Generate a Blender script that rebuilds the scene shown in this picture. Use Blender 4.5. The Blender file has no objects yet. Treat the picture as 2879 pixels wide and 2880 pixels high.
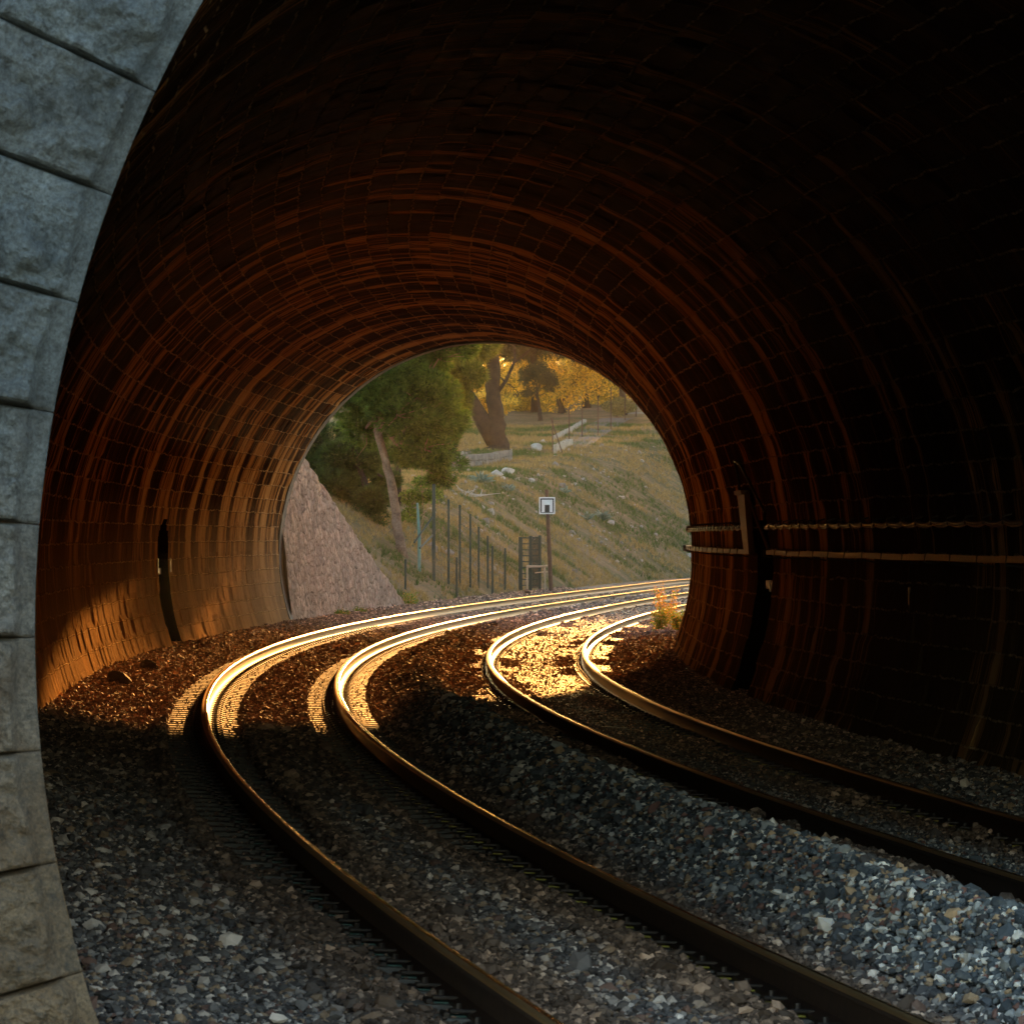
import bpy, math, random
import numpy as np
from math import sin, cos, tan, radians, pi
rng = np.random.default_rng(7); random.seed(7)
sc = bpy.context.scene
C = sc.collection

# ------------------------------------------------------------------ camera, sky, sun, exposure
CZ = 1.844                                   # camera height over the rail heads (z = 0)
F, PX0, PY0 = 14000.0, 1439.5, 1509.2        # focal length and horizon in photo pixels
cam = bpy.data.cameras.new('Camera'); camo = bpy.data.objects.new('Camera', cam); C.objects.link(camo)
camo.location = (0, 0, CZ)
camo.rotation_euler = (radians(90) + math.atan((PY0 - 1440) / F), 0, 0)
cam.sensor_width = 36; cam.lens = 36 * F / 2879
cam.clip_start = 0.5; cam.clip_end = 3000
cam.dof.use_dof = True; cam.dof.focus_distance = 62; cam.dof.aperture_fstop = 22
sc.camera = camo
HAZE = .00004
SUN_EL, SUN_AZ = radians(6.1), radians(3.6)
w = bpy.data.worlds.new('World'); sc.world = w; w.use_nodes = True
wn = w.node_tree; bg = wn.nodes['Background']; sky = wn.nodes.new('ShaderNodeTexSky')
sky.sky_type = 'NISHITA'; sky.sun_disc = False; sky.sun_elevation = SUN_EL; sky.sun_rotation = SUN_AZ
sky.air_density = 1.0; sky.dust_density = 1.0; sky.ozone_density = 1.0
wn.links.new(sky.outputs[0], bg.inputs[0]); bg.inputs[1].default_value = 0.15
sl = bpy.data.lights.new('Sun', 'SUN'); so = bpy.data.objects.new('Sun', sl); C.objects.link(so)
sl.energy = 4.0; sl.angle = radians(0.5); sl.color = (1.0, 0.43, 0.10)
from mathutils import Vector, Matrix
sd = Vector((sin(SUN_AZ) * cos(SUN_EL), cos(SUN_AZ) * cos(SUN_EL), sin(SUN_EL)))
so.rotation_euler = sd.to_track_quat('Z', 'Y').to_euler(); so.location = (10, 200, 60)
sc.view_settings.view_transform = 'Standard'; sc.view_settings.look = 'None'
sc.view_settings.gamma = 1; sc.view_settings.exposure = 2.25
sc.cycles.max_bounces = 8; sc.cycles.diffuse_bounces = 5; sc.cycles.glossy_bounces = 3
sc.cycles.transmission_bounces = 4; sc.cycles.volume_bounces = 0; sc.cycles.transparent_max_bounces = 8
sc.cycles.sample_clamp_indirect = 4.0
sc.cycles.use_denoising = True

# ------------------------------------------------------------------ helpers
def lattice(ix, iy, iz, seed):
    h = (ix * 374761393 + iy * 668265263 + iz * 2147483647 + seed * 144665) & 0xffffffff
    h = ((h ^ (h >> 13)) * 1274126177) & 0xffffffff
    h = ((h ^ (h >> 16)) * 2246822519) & 0xffffffff
    return ((h ^ (h >> 15)) & 0xffffff) / float(0xffffff)
def vnoise(p, seed=0):                        # value noise, p (N,3) -> (N,) in 0..1
    p = np.asarray(p, float); i = np.floor(p).astype(np.int64); f = p - i; f = f * f * (3 - 2 * f)
    r = 0
    for dx in (0, 1):
        for dy in (0, 1):
            for dz in (0, 1):
                wt = (f[:, 0] if dx else 1 - f[:, 0]) * (f[:, 1] if dy else 1 - f[:, 1]) * (f[:, 2] if dz else 1 - f[:, 2])
                r = r + wt * lattice(i[:, 0] + dx, i[:, 1] + dy, i[:, 2] + dz, seed)
    return r
def fbm(p, o=4, seed=0):
    r = 0; a = 0.5; t = 0; p = np.asarray(p, float)
    for k in range(o):
        r = r + a * vnoise(p, seed + k); t += a; a *= .5; p = p * 2.03 + 11.3
    return r / t
def sstep(x, a, b):
    u = np.clip((np.asarray(x, float) - a) / (b - a), 0, 1); return u * u * (3 - 2 * u)

def mk(name, V, Fc, mats, midx=None, parent=None, smooth=False, uv=None, col=None, loc=None):
    V = np.asarray(V, np.float32); me = bpy.data.meshes.new(name)
    if isinstance(Fc, np.ndarray):
        n, k = Fc.shape
        me.vertices.add(len(V)); me.vertices.foreach_set('co', V.ravel())
        me.loops.add(n * k); me.loops.foreach_set('vertex_index', Fc.astype(np.int32).ravel())
        me.polygons.add(n); me.polygons.foreach_set('loop_start', np.arange(0, n * k, k, dtype=np.int32))
        me.polygons.foreach_set('loop_total', np.full(n, k, np.int32))
        me.update(calc_edges=True)
    else:
        me.from_pydata(V.tolist(), [], [list(map(int, f)) for f in Fc]); me.update()
    for m in (mats if isinstance(mats, (list, tuple)) else [mats]): me.materials.append(m)
    if midx is not None: me.polygons.foreach_set('material_index', np.asarray(midx, np.int32))
    me.polygons.foreach_set('use_smooth', np.full(len(me.polygons), smooth))
    if uv is not None:
        li = np.empty(len(me.loops), np.int32); me.loops.foreach_get('vertex_index', li)
        l = me.uv_layers.new(name='UVMap'); l.data.foreach_set('uv', np.asarray(uv, np.float32)[li].ravel())
    if col is not None:
        a = me.color_attributes.new('Col', 'FLOAT_COLOR', 'POINT')
        c4 = np.ones((len(V), 4), np.float32); c4[:, :3] = col; a.data.foreach_set('color', c4.ravel())
    o = bpy.data.objects.new(name, me); C.objects.link(o)
    if parent is not None: o.parent = parent
    if loc is not None: o.location = loc
    return o
def tag(o, label=None, cat=None, group=None, kind=None):
    if label: o['label'] = label
    if cat: o['category'] = cat
    if group: o['group'] = group
    if kind: o['kind'] = kind
    return o
def empty(name, loc=(0, 0, 0), rz=0):
    o = bpy.data.objects.new(name, None); C.objects.link(o); o.location = loc; o.rotation_euler = (0, 0, rz)
    o.empty_display_size = .2; return o

class MB:                                     # collects boxes, tubes and arbitrary pieces for one mesh
    def __init__(s): s.V = []; s.F = []; s.M = []; s.n = 0
    def add(s, V, Fc, m=0):
        V = np.asarray(V, float); s.V.append(V); s.F += [[i + s.n for i in f] for f in Fc]; s.M += [m] * len(Fc); s.n += len(V)
    def box(s, c, size, R=None, m=0, bev=0):
        sx, sy, sz = [d / 2 for d in size]; b = min(bev, sx * .9, sy * .9, sz * .9)
        if b <= 0:
            V = np.array([[x, y, z] for x in (-sx, sx) for y in (-sy, sy) for z in (-sz, sz)])
            Fc = [(0, 1, 3, 2), (4, 6, 7, 5), (0, 4, 5, 1), (2, 3, 7, 6), (0, 2, 6, 4), (1, 5, 7, 3)]
        else:
            V = []; 
            ring = [(-sx + b, -sy), (sx - b, -sy), (sx, -sy + b), (sx, sy - b), (sx - b, sy), (-sx + b, sy), (-sx, sy - b), (-sx, -sy + b)]
            k = [( .0, -sz + b), (.0, sz - b)]
            def rr(ins, z): return [(x - (b if x > 0 else -b) * ins * .7, y - (b if y > 0 else -b) * ins * .7, z) for x, y in ring]
            V = rr(1, -sz) + rr(0, -sz + b) + rr(0, sz - b) + rr(1, sz)
            Fc = [tuple(range(7, -1, -1)), tuple(range(24, 32))]
            for L in range(3):
                for i in range(8): j = (i + 1) % 8; Fc.append((L * 8 + i, L * 8 + j, L * 8 + 8 + j, L * 8 + 8 + i))
            V = np.array(V)
        if R is not None: V = V @ np.array(R).T
        s.add(V + np.array(c), Fc, m)
    def tube(s, pts, rad, n=8, m=0, caps=True, jit=0):
        pts = [np.array(p, float) for p in pts]; k = len(pts)
        rad = list(rad) if hasattr(rad, '__len__') else [rad] * k
        V = []; up = None
        for i, p in enumerate(pts):
            d = pts[min(i + 1, k - 1)] - pts[max(i - 1, 0)]; d = d / (np.linalg.norm(d) + 1e-9)
            if up is None: up = np.array([0, 0, 1.]) if abs(d[2]) < .9 else np.array([1., 0, 0])
            a = np.cross(d, up); a /= np.linalg.norm(a); b = np.cross(a, d); up = b
            for j in range(n):
                t = 2 * pi * j / n; r = rad[i] * (1 + (random.random() - .5) * jit)
                V.append(p + r * (cos(t) * a + sin(t) * b))
        Fc = [(i * n + j, i * n + (j + 1) % n, (i + 1) * n + (j + 1) % n, (i + 1) * n + j) for i in range(k - 1) for j in range(n)]
        if caps: Fc += [tuple(range(n - 1, -1, -1)), tuple(range((k - 1) * n, k * n))]
        s.add(V, Fc, m)
    def build(s, name, mats, parent=None, smooth=False, loc=None):
        V = np.concatenate(s.V)
        if loc is not None: V = V - np.array(loc)
        return mk(name, V, s.F, mats, s.M, parent, smooth, loc=loc)

def rz(a): return np.array([[cos(a), -sin(a), 0], [sin(a), cos(a), 0], [0, 0, 1]])
def grid_faces(nu, nv):
    i = np.arange(nu - 1)[:, None] * nv + np.arange(nv - 1)[None, :]
    return np.stack([i, i + 1, i + nv + 1, i + nv], -1).reshape(-1, 4)

# ------------------------------------------------------------------ materials
class NT:
    def __init__(s, name):
        s.m = bpy.data.materials.new(name); s.m.use_nodes = True; s.t = s.m.node_tree; s.b = s.t.nodes['Principled BSDF']
    def n(s, ty, **kw):
        nd = s.t.nodes.new(ty)
        for k, v in kw.items():
            if hasattr(nd, k): setattr(nd, k, v)
            else: s.set(nd.inputs[k.replace('_', ' ')], v)
        return nd
    def set(s, sock, v):
        if isinstance(v, bpy.types.NodeSocket): s.t.links.new(v, sock)
        elif isinstance(v, bpy.types.Node): s.t.links.new(v.outputs[0], sock)
        else:
            if hasattr(sock, 'default_value') and hasattr(sock.default_value, '__len__') and not hasattr(v, '__len__'): v = (v,) * len(sock.default_value)
            if hasattr(sock, 'default_value') and hasattr(sock.default_value, '__len__') and len(v) == 3 and len(sock.default_value) == 4: v = (*v, 1)
            sock.default_value = v
    def mapp(s, src, scale):
        nd = s.n('ShaderNodeMapping'); s.set(nd.inputs[0], src); nd.inputs['Scale'].default_value = scale; return nd.outputs[0]
    def noise(s, vec, scale, detail=4, rough=.55, dist=0):
        nd = s.n('ShaderNodeTexNoise'); s.set(nd.inputs['Vector'], vec); nd.inputs['Scale'].default_value = scale
        nd.inputs['Detail'].default_value = detail; nd.inputs['Roughness'].default_value = rough; nd.inputs['Distortion'].default_value = dist
        return nd.outputs[0]
    def vor(s, vec, scale, feat='F1', out=0, rand=1):
        nd = s.n('ShaderNodeTexVoronoi'); nd.feature = feat; s.set(nd.inputs['Vector'], vec); nd.inputs['Scale'].default_value = scale
        nd.inputs['Randomness'].default_value = rand; return nd.outputs[out]
    def ramp(s, fac, stops):
        nd = s.n('ShaderNodeValToRGB'); e = nd.color_ramp.elements
        while len(e) < len(stops): e.new(.5)
        for el, (p, c) in zip(e, stops):
            el.position = p; el.color = (*c, 1) if hasattr(c, '__len__') else (c, c, c, 1)
        s.set(nd.inputs[0], fac); return nd.outputs[0]
    def math(s, op, a, b=0, c=None):
        nd = s.n('ShaderNodeMath'); nd.operation = op; s.set(nd.inputs[0], a); s.set(nd.inputs[1], b)
        if c is not None: s.set(nd.inputs[2], c)
        return nd.outputs[0]
    def vmath(s, op, a, b):
        nd = s.n('ShaderNodeVectorMath'); nd.operation = op; s.set(nd.inputs[0], a); s.set(nd.inputs[1], b); return nd.outputs[0]
    def mix(s, fac, a, b, mode='MIX'):
        nd = s.n('ShaderNodeMix'); nd.data_type = 'RGBA'; nd.blend_type = mode
        s.set(nd.inputs[0], fac); s.set(nd.inputs[6], a); s.set(nd.inputs[7], b); return nd.outputs[2]
    def bump(s, h, strength=.5, dist=.02, nrm=None):
        nd = s.n('ShaderNodeBump'); nd.inputs['Strength'].default_value = strength; nd.inputs['Distance'].default_value = dist
        s.set(nd.inputs['Height'], h)
        if nrm is not None: s.set(nd.inputs['Normal'], nrm)
        return nd.outputs[0]
    def out(s, col, rough=.8, nrm=None, metal=0, spec=.5):
        s.set(s.b.inputs['Base Color'], col); s.set(s.b.inputs['Roughness'], rough); s.set(s.b.inputs['Metallic'], metal)
        s.b.inputs['Specular IOR Level'].default_value = spec
        if nrm is not None: s.set(s.b.inputs['Normal'], nrm)
        return s.m
    def obj(s): return s.n('ShaderNodeTexCoord').outputs['Object']
    def uv(s): return s.n('ShaderNodeTexCoord').outputs['UV']
    def geo(s): return s.n('ShaderNodeNewGeometry').outputs['Position']
    def attr(s, name='Col'): nd = s.n('ShaderNodeAttribute'); nd.attribute_name = name; return nd.outputs['Color']

def simple(name, c1, c2, scale=6, rough=.8, bs=.3, bd=.01, metal=0, spec=.5, c3=None):
    t = NT(name); v = t.geo(); n1 = t.noise(v, scale, 6, .65); n2 = t.noise(v, scale * 6, 4, .6)
    f = t.math('MULTIPLY_ADD', n2, .35, t.math('MULTIPLY', n1, .65))
    col = t.ramp(f, [(.32, c1), (.66, c2)] if c3 is None else [(.3, c1), (.5, c2), (.68, c3)])
    return t.out(col, rough, t.bump(t.noise(v, scale * 4, 6, .65), bs, bd), metal, spec)

def m_lining():
    t = NT('sooty_masonry'); uv = t.uv()
    wob = t.n('ShaderNodeTexNoise'); t.set(wob.inputs['Vector'], uv); wob.inputs['Scale'].default_value = 2.2; wob.inputs['Detail'].default_value = 6; wob.inputs['Roughness'].default_value = .62
    off = t.vmath('MULTIPLY', t.vmath('SUBTRACT', wob.outputs['Color'], (.5, .5, .5)), (.10, .10, 0))
    v = t.vmath('ADD', uv, off)
    br = t.n('ShaderNodeTexBrick'); t.set(br.inputs['Vector'], v); br.offset = .5
    br.inputs['Scale'].default_value = 1; br.inputs['Brick Width'].default_value = .52; br.inputs['Row Height'].default_value = .29
    br.inputs['Mortar Size'].default_value = .013; br.inputs['Mortar Smooth'].default_value = .5; br.inputs['Bias'].default_value = 0
    t.set(br.inputs['Color1'], (0, 0, 0)); t.set(br.inputs['Color2'], (1, 1, 1)); t.set(br.inputs['Mortar'], (.5, .5, .5))
    rw = t.n('ShaderNodeTexBrick'); t.set(rw.inputs['Vector'], v); rw.offset = .5
    rw.inputs['Scale'].default_value = 1; rw.inputs['Brick Width'].default_value = 900; rw.inputs['Row Height'].default_value = .29
    rw.inputs['Mortar Size'].default_value = .014; rw.inputs['Mortar Smooth'].default_value = .4
    rnd = t.noise(t.vmath('SNAP', uv, (.52, .29, 1)), 9.3, 0)
    s1 = t.noise(t.mapp(v, (.50, .05, 1)), 1, 5, .68)
    s2 = t.noise(t.mapp(t.vmath('SNAP', v, (.004, .29, 1)), (1.7, .55, 1)), 1, 6, .72)
    s3 = t.noise(t.mapp(v, (14, .8, 1)), 1, 4, .6)
    f = t.math('MULTIPLY_ADD', s2, .55, t.math('MULTIPLY', s1, .9))
    f = t.math('MULTIPLY_ADD', s3, .22, f); f = t.math('MULTIPLY_ADD', rnd, .17, t.math('ADD', f, -.035))
    # sootiest under the crown; wall foot cleaner, left side painted paler for sunlight
    sx = t.n('ShaderNodeSeparateXYZ'); t.set(sx.inputs[0], t.geo())
    low = t.n('ShaderNodeMapRange'); t.set(low.inputs[0], sx.outputs[2]); low.inputs[1].default_value = 2.2; low.inputs[2].default_value = -.2
    low.inputs[3].default_value = 0; low.inputs[4].default_value = .0
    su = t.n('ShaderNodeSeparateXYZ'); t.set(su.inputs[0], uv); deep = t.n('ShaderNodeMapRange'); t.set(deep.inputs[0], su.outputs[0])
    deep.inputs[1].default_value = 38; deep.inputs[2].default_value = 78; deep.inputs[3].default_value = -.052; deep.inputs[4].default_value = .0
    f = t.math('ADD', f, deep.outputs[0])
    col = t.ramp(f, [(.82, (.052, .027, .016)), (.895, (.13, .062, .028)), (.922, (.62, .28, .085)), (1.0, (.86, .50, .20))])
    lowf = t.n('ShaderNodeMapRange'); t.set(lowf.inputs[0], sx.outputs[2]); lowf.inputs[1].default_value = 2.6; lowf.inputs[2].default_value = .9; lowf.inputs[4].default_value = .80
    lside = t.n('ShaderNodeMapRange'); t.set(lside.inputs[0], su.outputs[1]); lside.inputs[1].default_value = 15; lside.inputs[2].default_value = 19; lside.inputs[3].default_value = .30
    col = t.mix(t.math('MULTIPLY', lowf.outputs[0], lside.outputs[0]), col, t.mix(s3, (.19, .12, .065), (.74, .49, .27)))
    col = t.mix(t.math('MULTIPLY', s3, .35), col, (.02, .012, .009))
    mc = (.80, .56, .32)
    jn = t.math('MAXIMUM', t.math('MULTIPLY', br.outputs['Fac'], .22), rw.outputs['Fac'])
    col = t.mix(t.math('MULTIPLY', jn, t.ramp(t.noise(v, 4.5, 5, .75), [(.42, .04), (.62, .95)])), col, mc)
    # joints stand slightly proud of the weathered blocks
    grain = t.noise(t.mapp(v, (30, 4, 1)), 1, 5, .7)
    h = t.math('MULTIPLY_ADD', br.outputs['Fac'], .6, t.math('MULTIPLY_ADD', grain, .55, t.math('MULTIPLY', rnd, .5)))
    h = t.math('MULTIPLY_ADD', t.noise(v, 5, 5, .6), .6, h)
    m_ = t.out(col, .75, t.bump(h, 1.0, .05), 0, 0.0); t.set(t.b.inputs['Specular IOR Level'], t.ramp(t.math('MULTIPLY', sx.outputs[2], .1), [(.33, .0), (.52, .02)])); return m_
def m_voussoir():
    t = NT('portal_limestone'); v = t.geo(); sx = t.n('ShaderNodeSeparateXYZ'); t.set(sx.inputs[0], v)
    oi = t.n('ShaderNodeObjectInfo').outputs['Random']
    n = t.noise(v, 3, 6, .65)
    cool = t.ramp(n, [(.3, (.16, .185, .20)), (.7, (.43, .465, .48))])
    warm = t.ramp(n, [(.3, (.34, .21, .12)), (.7, (.60, .41, .25))])
    mr = t.n('ShaderNodeMapRange'); t.set(mr.inputs[0], t.math('ADD', sx.outputs[2], t.math('MULTIPLY', n, 1.2))); mr.inputs[1].default_value = 3.0; mr.inputs[2].default_value = 1.2
    col = t.mix(mr.outputs[0], cool, warm)
    col = t.mix(t.math('MULTIPLY', oi, .35), col, (.15, .14, .12))
    col = t.mix(t.ramp(t.noise(v, 55, 6, .8), [(.40, .6), (.6, 0.0)]), col, (.08, .078, .072)); spots = t.ramp(t.noise(v, 13, 6, .75), [(.53, 0.0), (.66, .7)])
    col = t.mix(spots, col, (.09, .085, .08))
    h = t.math('MULTIPLY_ADD', t.noise(v, 45, 6, .75), .7, t.noise(v, 12, 6, .65))
    return t.out(col, .9, t.bump(h, 1.0, .045), 0, .2)
def m_rubble():
    t = NT('rubble_stone'); v = t.geo()
    v2 = t.vmath('ADD', v, t.vmath('MULTIPLY', t.n('ShaderNodeTexNoise', Vector=v, Scale=3.0).outputs['Color'], (.25, .25, .25)))
    v3 = t.mapp(v2, (4.2, 1.7, 4.4))
    vd = t.vor(v3, 1, 'DISTANCE_TO_EDGE'); vc = t.vor(v3, 1, 'F1', 1)
    joint = t.ramp(vd, [(0, 0.0), (.22, 1.0)])
    n = t.noise(v, 5, 6, .7)
    col = t.ramp(n, [(.3, (.34, .205, .155)), (.45, (.66, .46, .36)), (.66, (.80, .65, .55))])
    sc1 = t.n('ShaderNodeSeparateColor'); t.set(sc1.inputs[0], vc); col = t.mix(t.math('MULTIPLY', sc1.outputs[0], .45), col, (.15, .115, .095))
    col = t.mix(t.ramp(t.noise(t.mapp(v, (1, 1, .35)), 2.2, 5, .7), [(.55, 0.0), (.72, .75)]), col, (.10, .085, .08))
    col = t.mix(joint, t.mix(.72, (.09, .07, .06), col), col)
    h = t.math('MULTIPLY_ADD', joint, .7, t.math('MULTIPLY', t.noise(t.mapp(v, (1, 1, .6)), 7, 7, .75), 1.7))
    return t.out(col, .9, t.bump(h, 1.0, .13), 0, .2)
def m_col(name, rough=.85, spec=.4, bs=.3, bd=.006, sc_=60, dark=.0):
    t = NT(name); c = t.attr(); n = t.noise(t.geo(), sc_, 4, .6)
    col = t.mix(t.math('MULTIPLY', n, .5), c, t.mix(1, c, (.45, .42, .4), 'MULTIPLY'))
    return t.out(col, rough, t.bump(n, bs, bd), 0, spec)
def m_bed():
    t = NT('ballast_bed_stone'); v = t.geo(); vc = t.vor(v, 24, 'F1', 1); vd = t.vor(v, 24, 'F1', 0)
    c = t.attr(); sx = t.n('ShaderNodeSeparateColor'); t.set(sx.inputs[0], vc)
    col = t.mix(sx.outputs[0], t.mix(1, c, (.35, .33, .32), 'MULTIPLY'), c)
    h = t.math('MULTIPLY', vd, -1.0)
    h = t.math('ADD', h, t.math('MULTIPLY', sx.outputs[1], .5))
    return t.out(col, .8, t.bump(h, 1.0, .04), 0, .4)
def m_leaf(name, tr=.5, tcol=(1.3, 1.25, .5), rough=.6):
    t = NT(name); c = t.attr(); t.set(t.b.inputs['Base Color'], c); t.b.inputs['Roughness'].default_value = rough
    t.b.inputs['Specular IOR Level'].default_value = .25
    tl = t.n('ShaderNodeBsdfTranslucent'); t.set(tl.inputs[0], t.mix(1, c, tcol, 'MULTIPLY'))
    mx = t.n('ShaderNodeMixShader'); mx.inputs[0].default_value = tr
    t.t.links.new(t.b.outputs[0], mx.inputs[1]); t.t.links.new(tl.outputs[0], mx.inputs[2])
    t.t.links.new(mx.outputs[0], t.t.nodes['Material Output'].inputs[0]); return t.m
def m_rail_top():
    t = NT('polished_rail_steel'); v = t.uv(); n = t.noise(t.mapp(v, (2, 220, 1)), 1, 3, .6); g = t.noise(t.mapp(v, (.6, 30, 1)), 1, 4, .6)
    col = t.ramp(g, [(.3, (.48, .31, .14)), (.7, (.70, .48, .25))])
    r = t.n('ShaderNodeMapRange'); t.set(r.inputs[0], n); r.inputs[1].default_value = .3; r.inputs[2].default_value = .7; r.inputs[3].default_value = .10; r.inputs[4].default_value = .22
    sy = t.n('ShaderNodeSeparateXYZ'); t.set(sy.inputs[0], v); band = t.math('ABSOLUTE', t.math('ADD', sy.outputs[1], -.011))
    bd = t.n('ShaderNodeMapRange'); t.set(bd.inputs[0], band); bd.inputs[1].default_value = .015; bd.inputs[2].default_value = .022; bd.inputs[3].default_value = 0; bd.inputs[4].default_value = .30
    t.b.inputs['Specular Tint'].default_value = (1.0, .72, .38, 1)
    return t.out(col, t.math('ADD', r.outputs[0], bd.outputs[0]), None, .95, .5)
def m_ground():
    t = NT('dry_hillside'); v = t.geo(); n1 = t.noise(v, .22, 6, .6); n2 = t.noise(v, 1.7, 6, .7); n3 = t.noise(v, 9, 5, .7)
    f = t.math('MULTIPLY_ADD', n2, .45, t.math('MULTIPLY', n1, .55))
    col = t.ramp(f, [(.38, (.045, .065, .022)), (.46, (.12, .11, .045)), (.55, (.21, .15, .08)), (.66, (.30, .21, .13))])
    col = t.mix(t.ramp(n3, [(.4, .55), (.62, 0.0)]), col, (.07, .055, .032))
    vc = t.vor(v, 2.6, 'F1', 0); col = t.mix(t.ramp(vc, [(.07, .7), (.13, 0.0)]), col, (.42, .38, .33))
    h = t.math('MULTIPLY_ADD', n3, .6, n2)
    return t.out(col, .95, t.bump(h, .9, .12), 0, .1)

M = dict(niche_shade=simple('shade_black_recess', (.006, .004, .003), (.022, .013, .009), 5, .95, .6, .03, 0, 0), lining=m_lining(), vou=m_voussoir(), rubble=m_rubble(), stone=m_col('crushed_stone', .72, .35), bed=m_bed(),
    railtop=m_rail_top(), rust=simple('rusty_steel', (.022, .013, .009), (.075, .038, .022), 9, .55, .3, .003, .35),
    concrete=simple('sleeper_concrete', (.10, .08, .06), (.20, .17, .135), 7, .6, .25, .004, 0, .3),
    wetcon=simple('smooth_sleeper_concrete', (.10, .09, .08), (.22, .20, .175), 7, .6, .2, .003, 0, .2),
    clip=simple('dark_clip_steel', (.02, .016, .014), (.07, .045, .03), 20, .5, .2, .002, .5),
    green=simple('green_plastic', (.02, .045, .03), (.03, .075, .045), 30, .4), yellow=simple('yellow_plastic', (.26, .19, .02), (.40, .30, .03), 30, .4),
    ground=m_ground(), earth=simple('brown_earth', (.05, .035, .022), (.15, .11, .07), 3, .95, .6, .05, 0, .1),
    bark=simple('pine_bark', (.07, .045, .032), (.25, .165, .115), 3.5, .9, 1.0, .06, 0, .15, (.34, .25, .19)),
    darkbark=simple('dark_bark', (.02, .014, .011), (.075, .052, .038), 4, .9, 1.0, .06, 0, .15),
    needle=m_leaf('pine_needles', .45, (1.25, 1.2, .5)), leaf=m_leaf('broad_leaves', .5, (1.6, 1.25, .35)), grass=m_leaf('dry_grass', .4, (1.2, 1.1, .6)),
    gpost=simple('green_painted_steel', (.010, .026, .019), (.022, .048, .036), 10, .4, .1, .002),
    wire=simple('thin_wire', (.02, .03, .026), (.05, .06, .05), 10, .8, .1, .001, 0, .2),
    wood=simple('weathered_wood', (.06, .035, .022), (.16, .09, .055), 5, .85, .5, .01), palewood=simple('pale_split_wood', (.35, .27, .17), (.55, .45, .32), 5, .8, .4, .01),
    white=simple('white_enamel', (.70, .72, .74), (.82, .83, .84), 8, .4, .05, .001), black=simple('black_enamel', (.006, .006, .007), (.015, .014, .014), 8, .4, .05, .001),
    boulder=simple('white_limestone', (.26, .24, .215), (.52, .49, .45), 3, .9, .8, .04), darkrock=simple('dark_rubble', (.03, .025, .02), (.10, .075, .055), 6, .9, .8, .03),
    lowwall=simple('grey_dry_stone', (.10, .09, .08), (.27, .25, .22), 4, .9, .8, .04), kerb=simple('pale_kerb_stone', (.26, .23, .19), (.42, .38, .32), 4, .9, .5, .02),
    cable=simple('black_cable', (.012, .010, .010), (.035, .028, .024), 15, .45, .2, .002), duct=simple('orange_brown_duct', (.10, .045, .018), (.20, .095, .04), 8, .5, .3, .003),
    path=simple('tarmac_path', (.06, .056, .052), (.12, .11, .10), 6, .9, .4, .01), agave=simple('grey_green_succulent', (.10, .14, .10), (.20, .25, .18), 5, .6, .2, .005),
    dead=simple('bleached_branch', (.32, .29, .26), (.52, .49, .45), 6, .9, .4, .01))

# ------------------------------------------------------------------ the curve of the railway
X0c, D0c, R0c, KN, KF = -3.9516, 76.834, 408.07, .14743, -1.14115
dt = .05; TT = np.arange(-110, 330, dt)
kk = np.where(TT < 0, 1 / R0c * (1 + KN * TT / 100), np.maximum(1 / R0c * (1 + KF * TT / 100), 0))
kk = np.where(TT > 118, 1 / 380., kk)
th = np.cumsum(kk) * dt; i0 = np.argmin(abs(TT)); th -= th[i0]
px_ = np.cumsum(np.sin(th)) * dt; py_ = np.cumsum(np.cos(th)) * dt
px_ += X0c - px_[i0]; py_ += D0c - py_[i0]
def path(t, o=0):                             # track curve: arc length t, offset o to the right of the leftmost rail
    t = np.asarray(t, float); x = np.interp(t, TT, px_); y = np.interp(t, TT, py_); a = np.interp(t, TT, th)
    return x + o * np.cos(a), y - o * np.sin(a), a
def t_of_y(Y, o=0): xs, ys, _ = path(TT, o); return float(np.interp(Y, ys, TT))
O2, O3, O4, OC = 1.507, 3.593, 5.100, 2.55
RZ = {0: .075, O2: 0.0, O3: .038, O4: -.049}
RT, ZC = 4.46, CZ - .323
T0, T1 = t_of_y(18.1, OC), t_of_y(106, OC)
sub = slice(0, None, 20)
def to_track(X, Y):                           # signed offset from the leftmost rail and arc length for points
    X = np.asarray(X, float).ravel(); Y = np.asarray(Y, float).ravel(); O = np.empty(len(X)); T = np.empty(len(X))
    ax, ay, aa, at = px_[sub], py_[sub], th[sub], TT[sub]
    for s in range(0, len(X), 20000):
        x = X[s:s + 20000, None]; y = Y[s:s + 20000, None]
        d = (x - ax) ** 2 + (y - ay) ** 2; i = d.argmin(1)
        dx = x[:, 0] - ax[i]; dy = y[:, 0] - ay[i]
        O[s:s + 20000] = dx * np.cos(aa[i]) - dy * np.sin(aa[i]); T[s:s + 20000] = at[i] + dx * np.sin(aa[i]) + dy * np.cos(aa[i])
    return O, T

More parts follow.
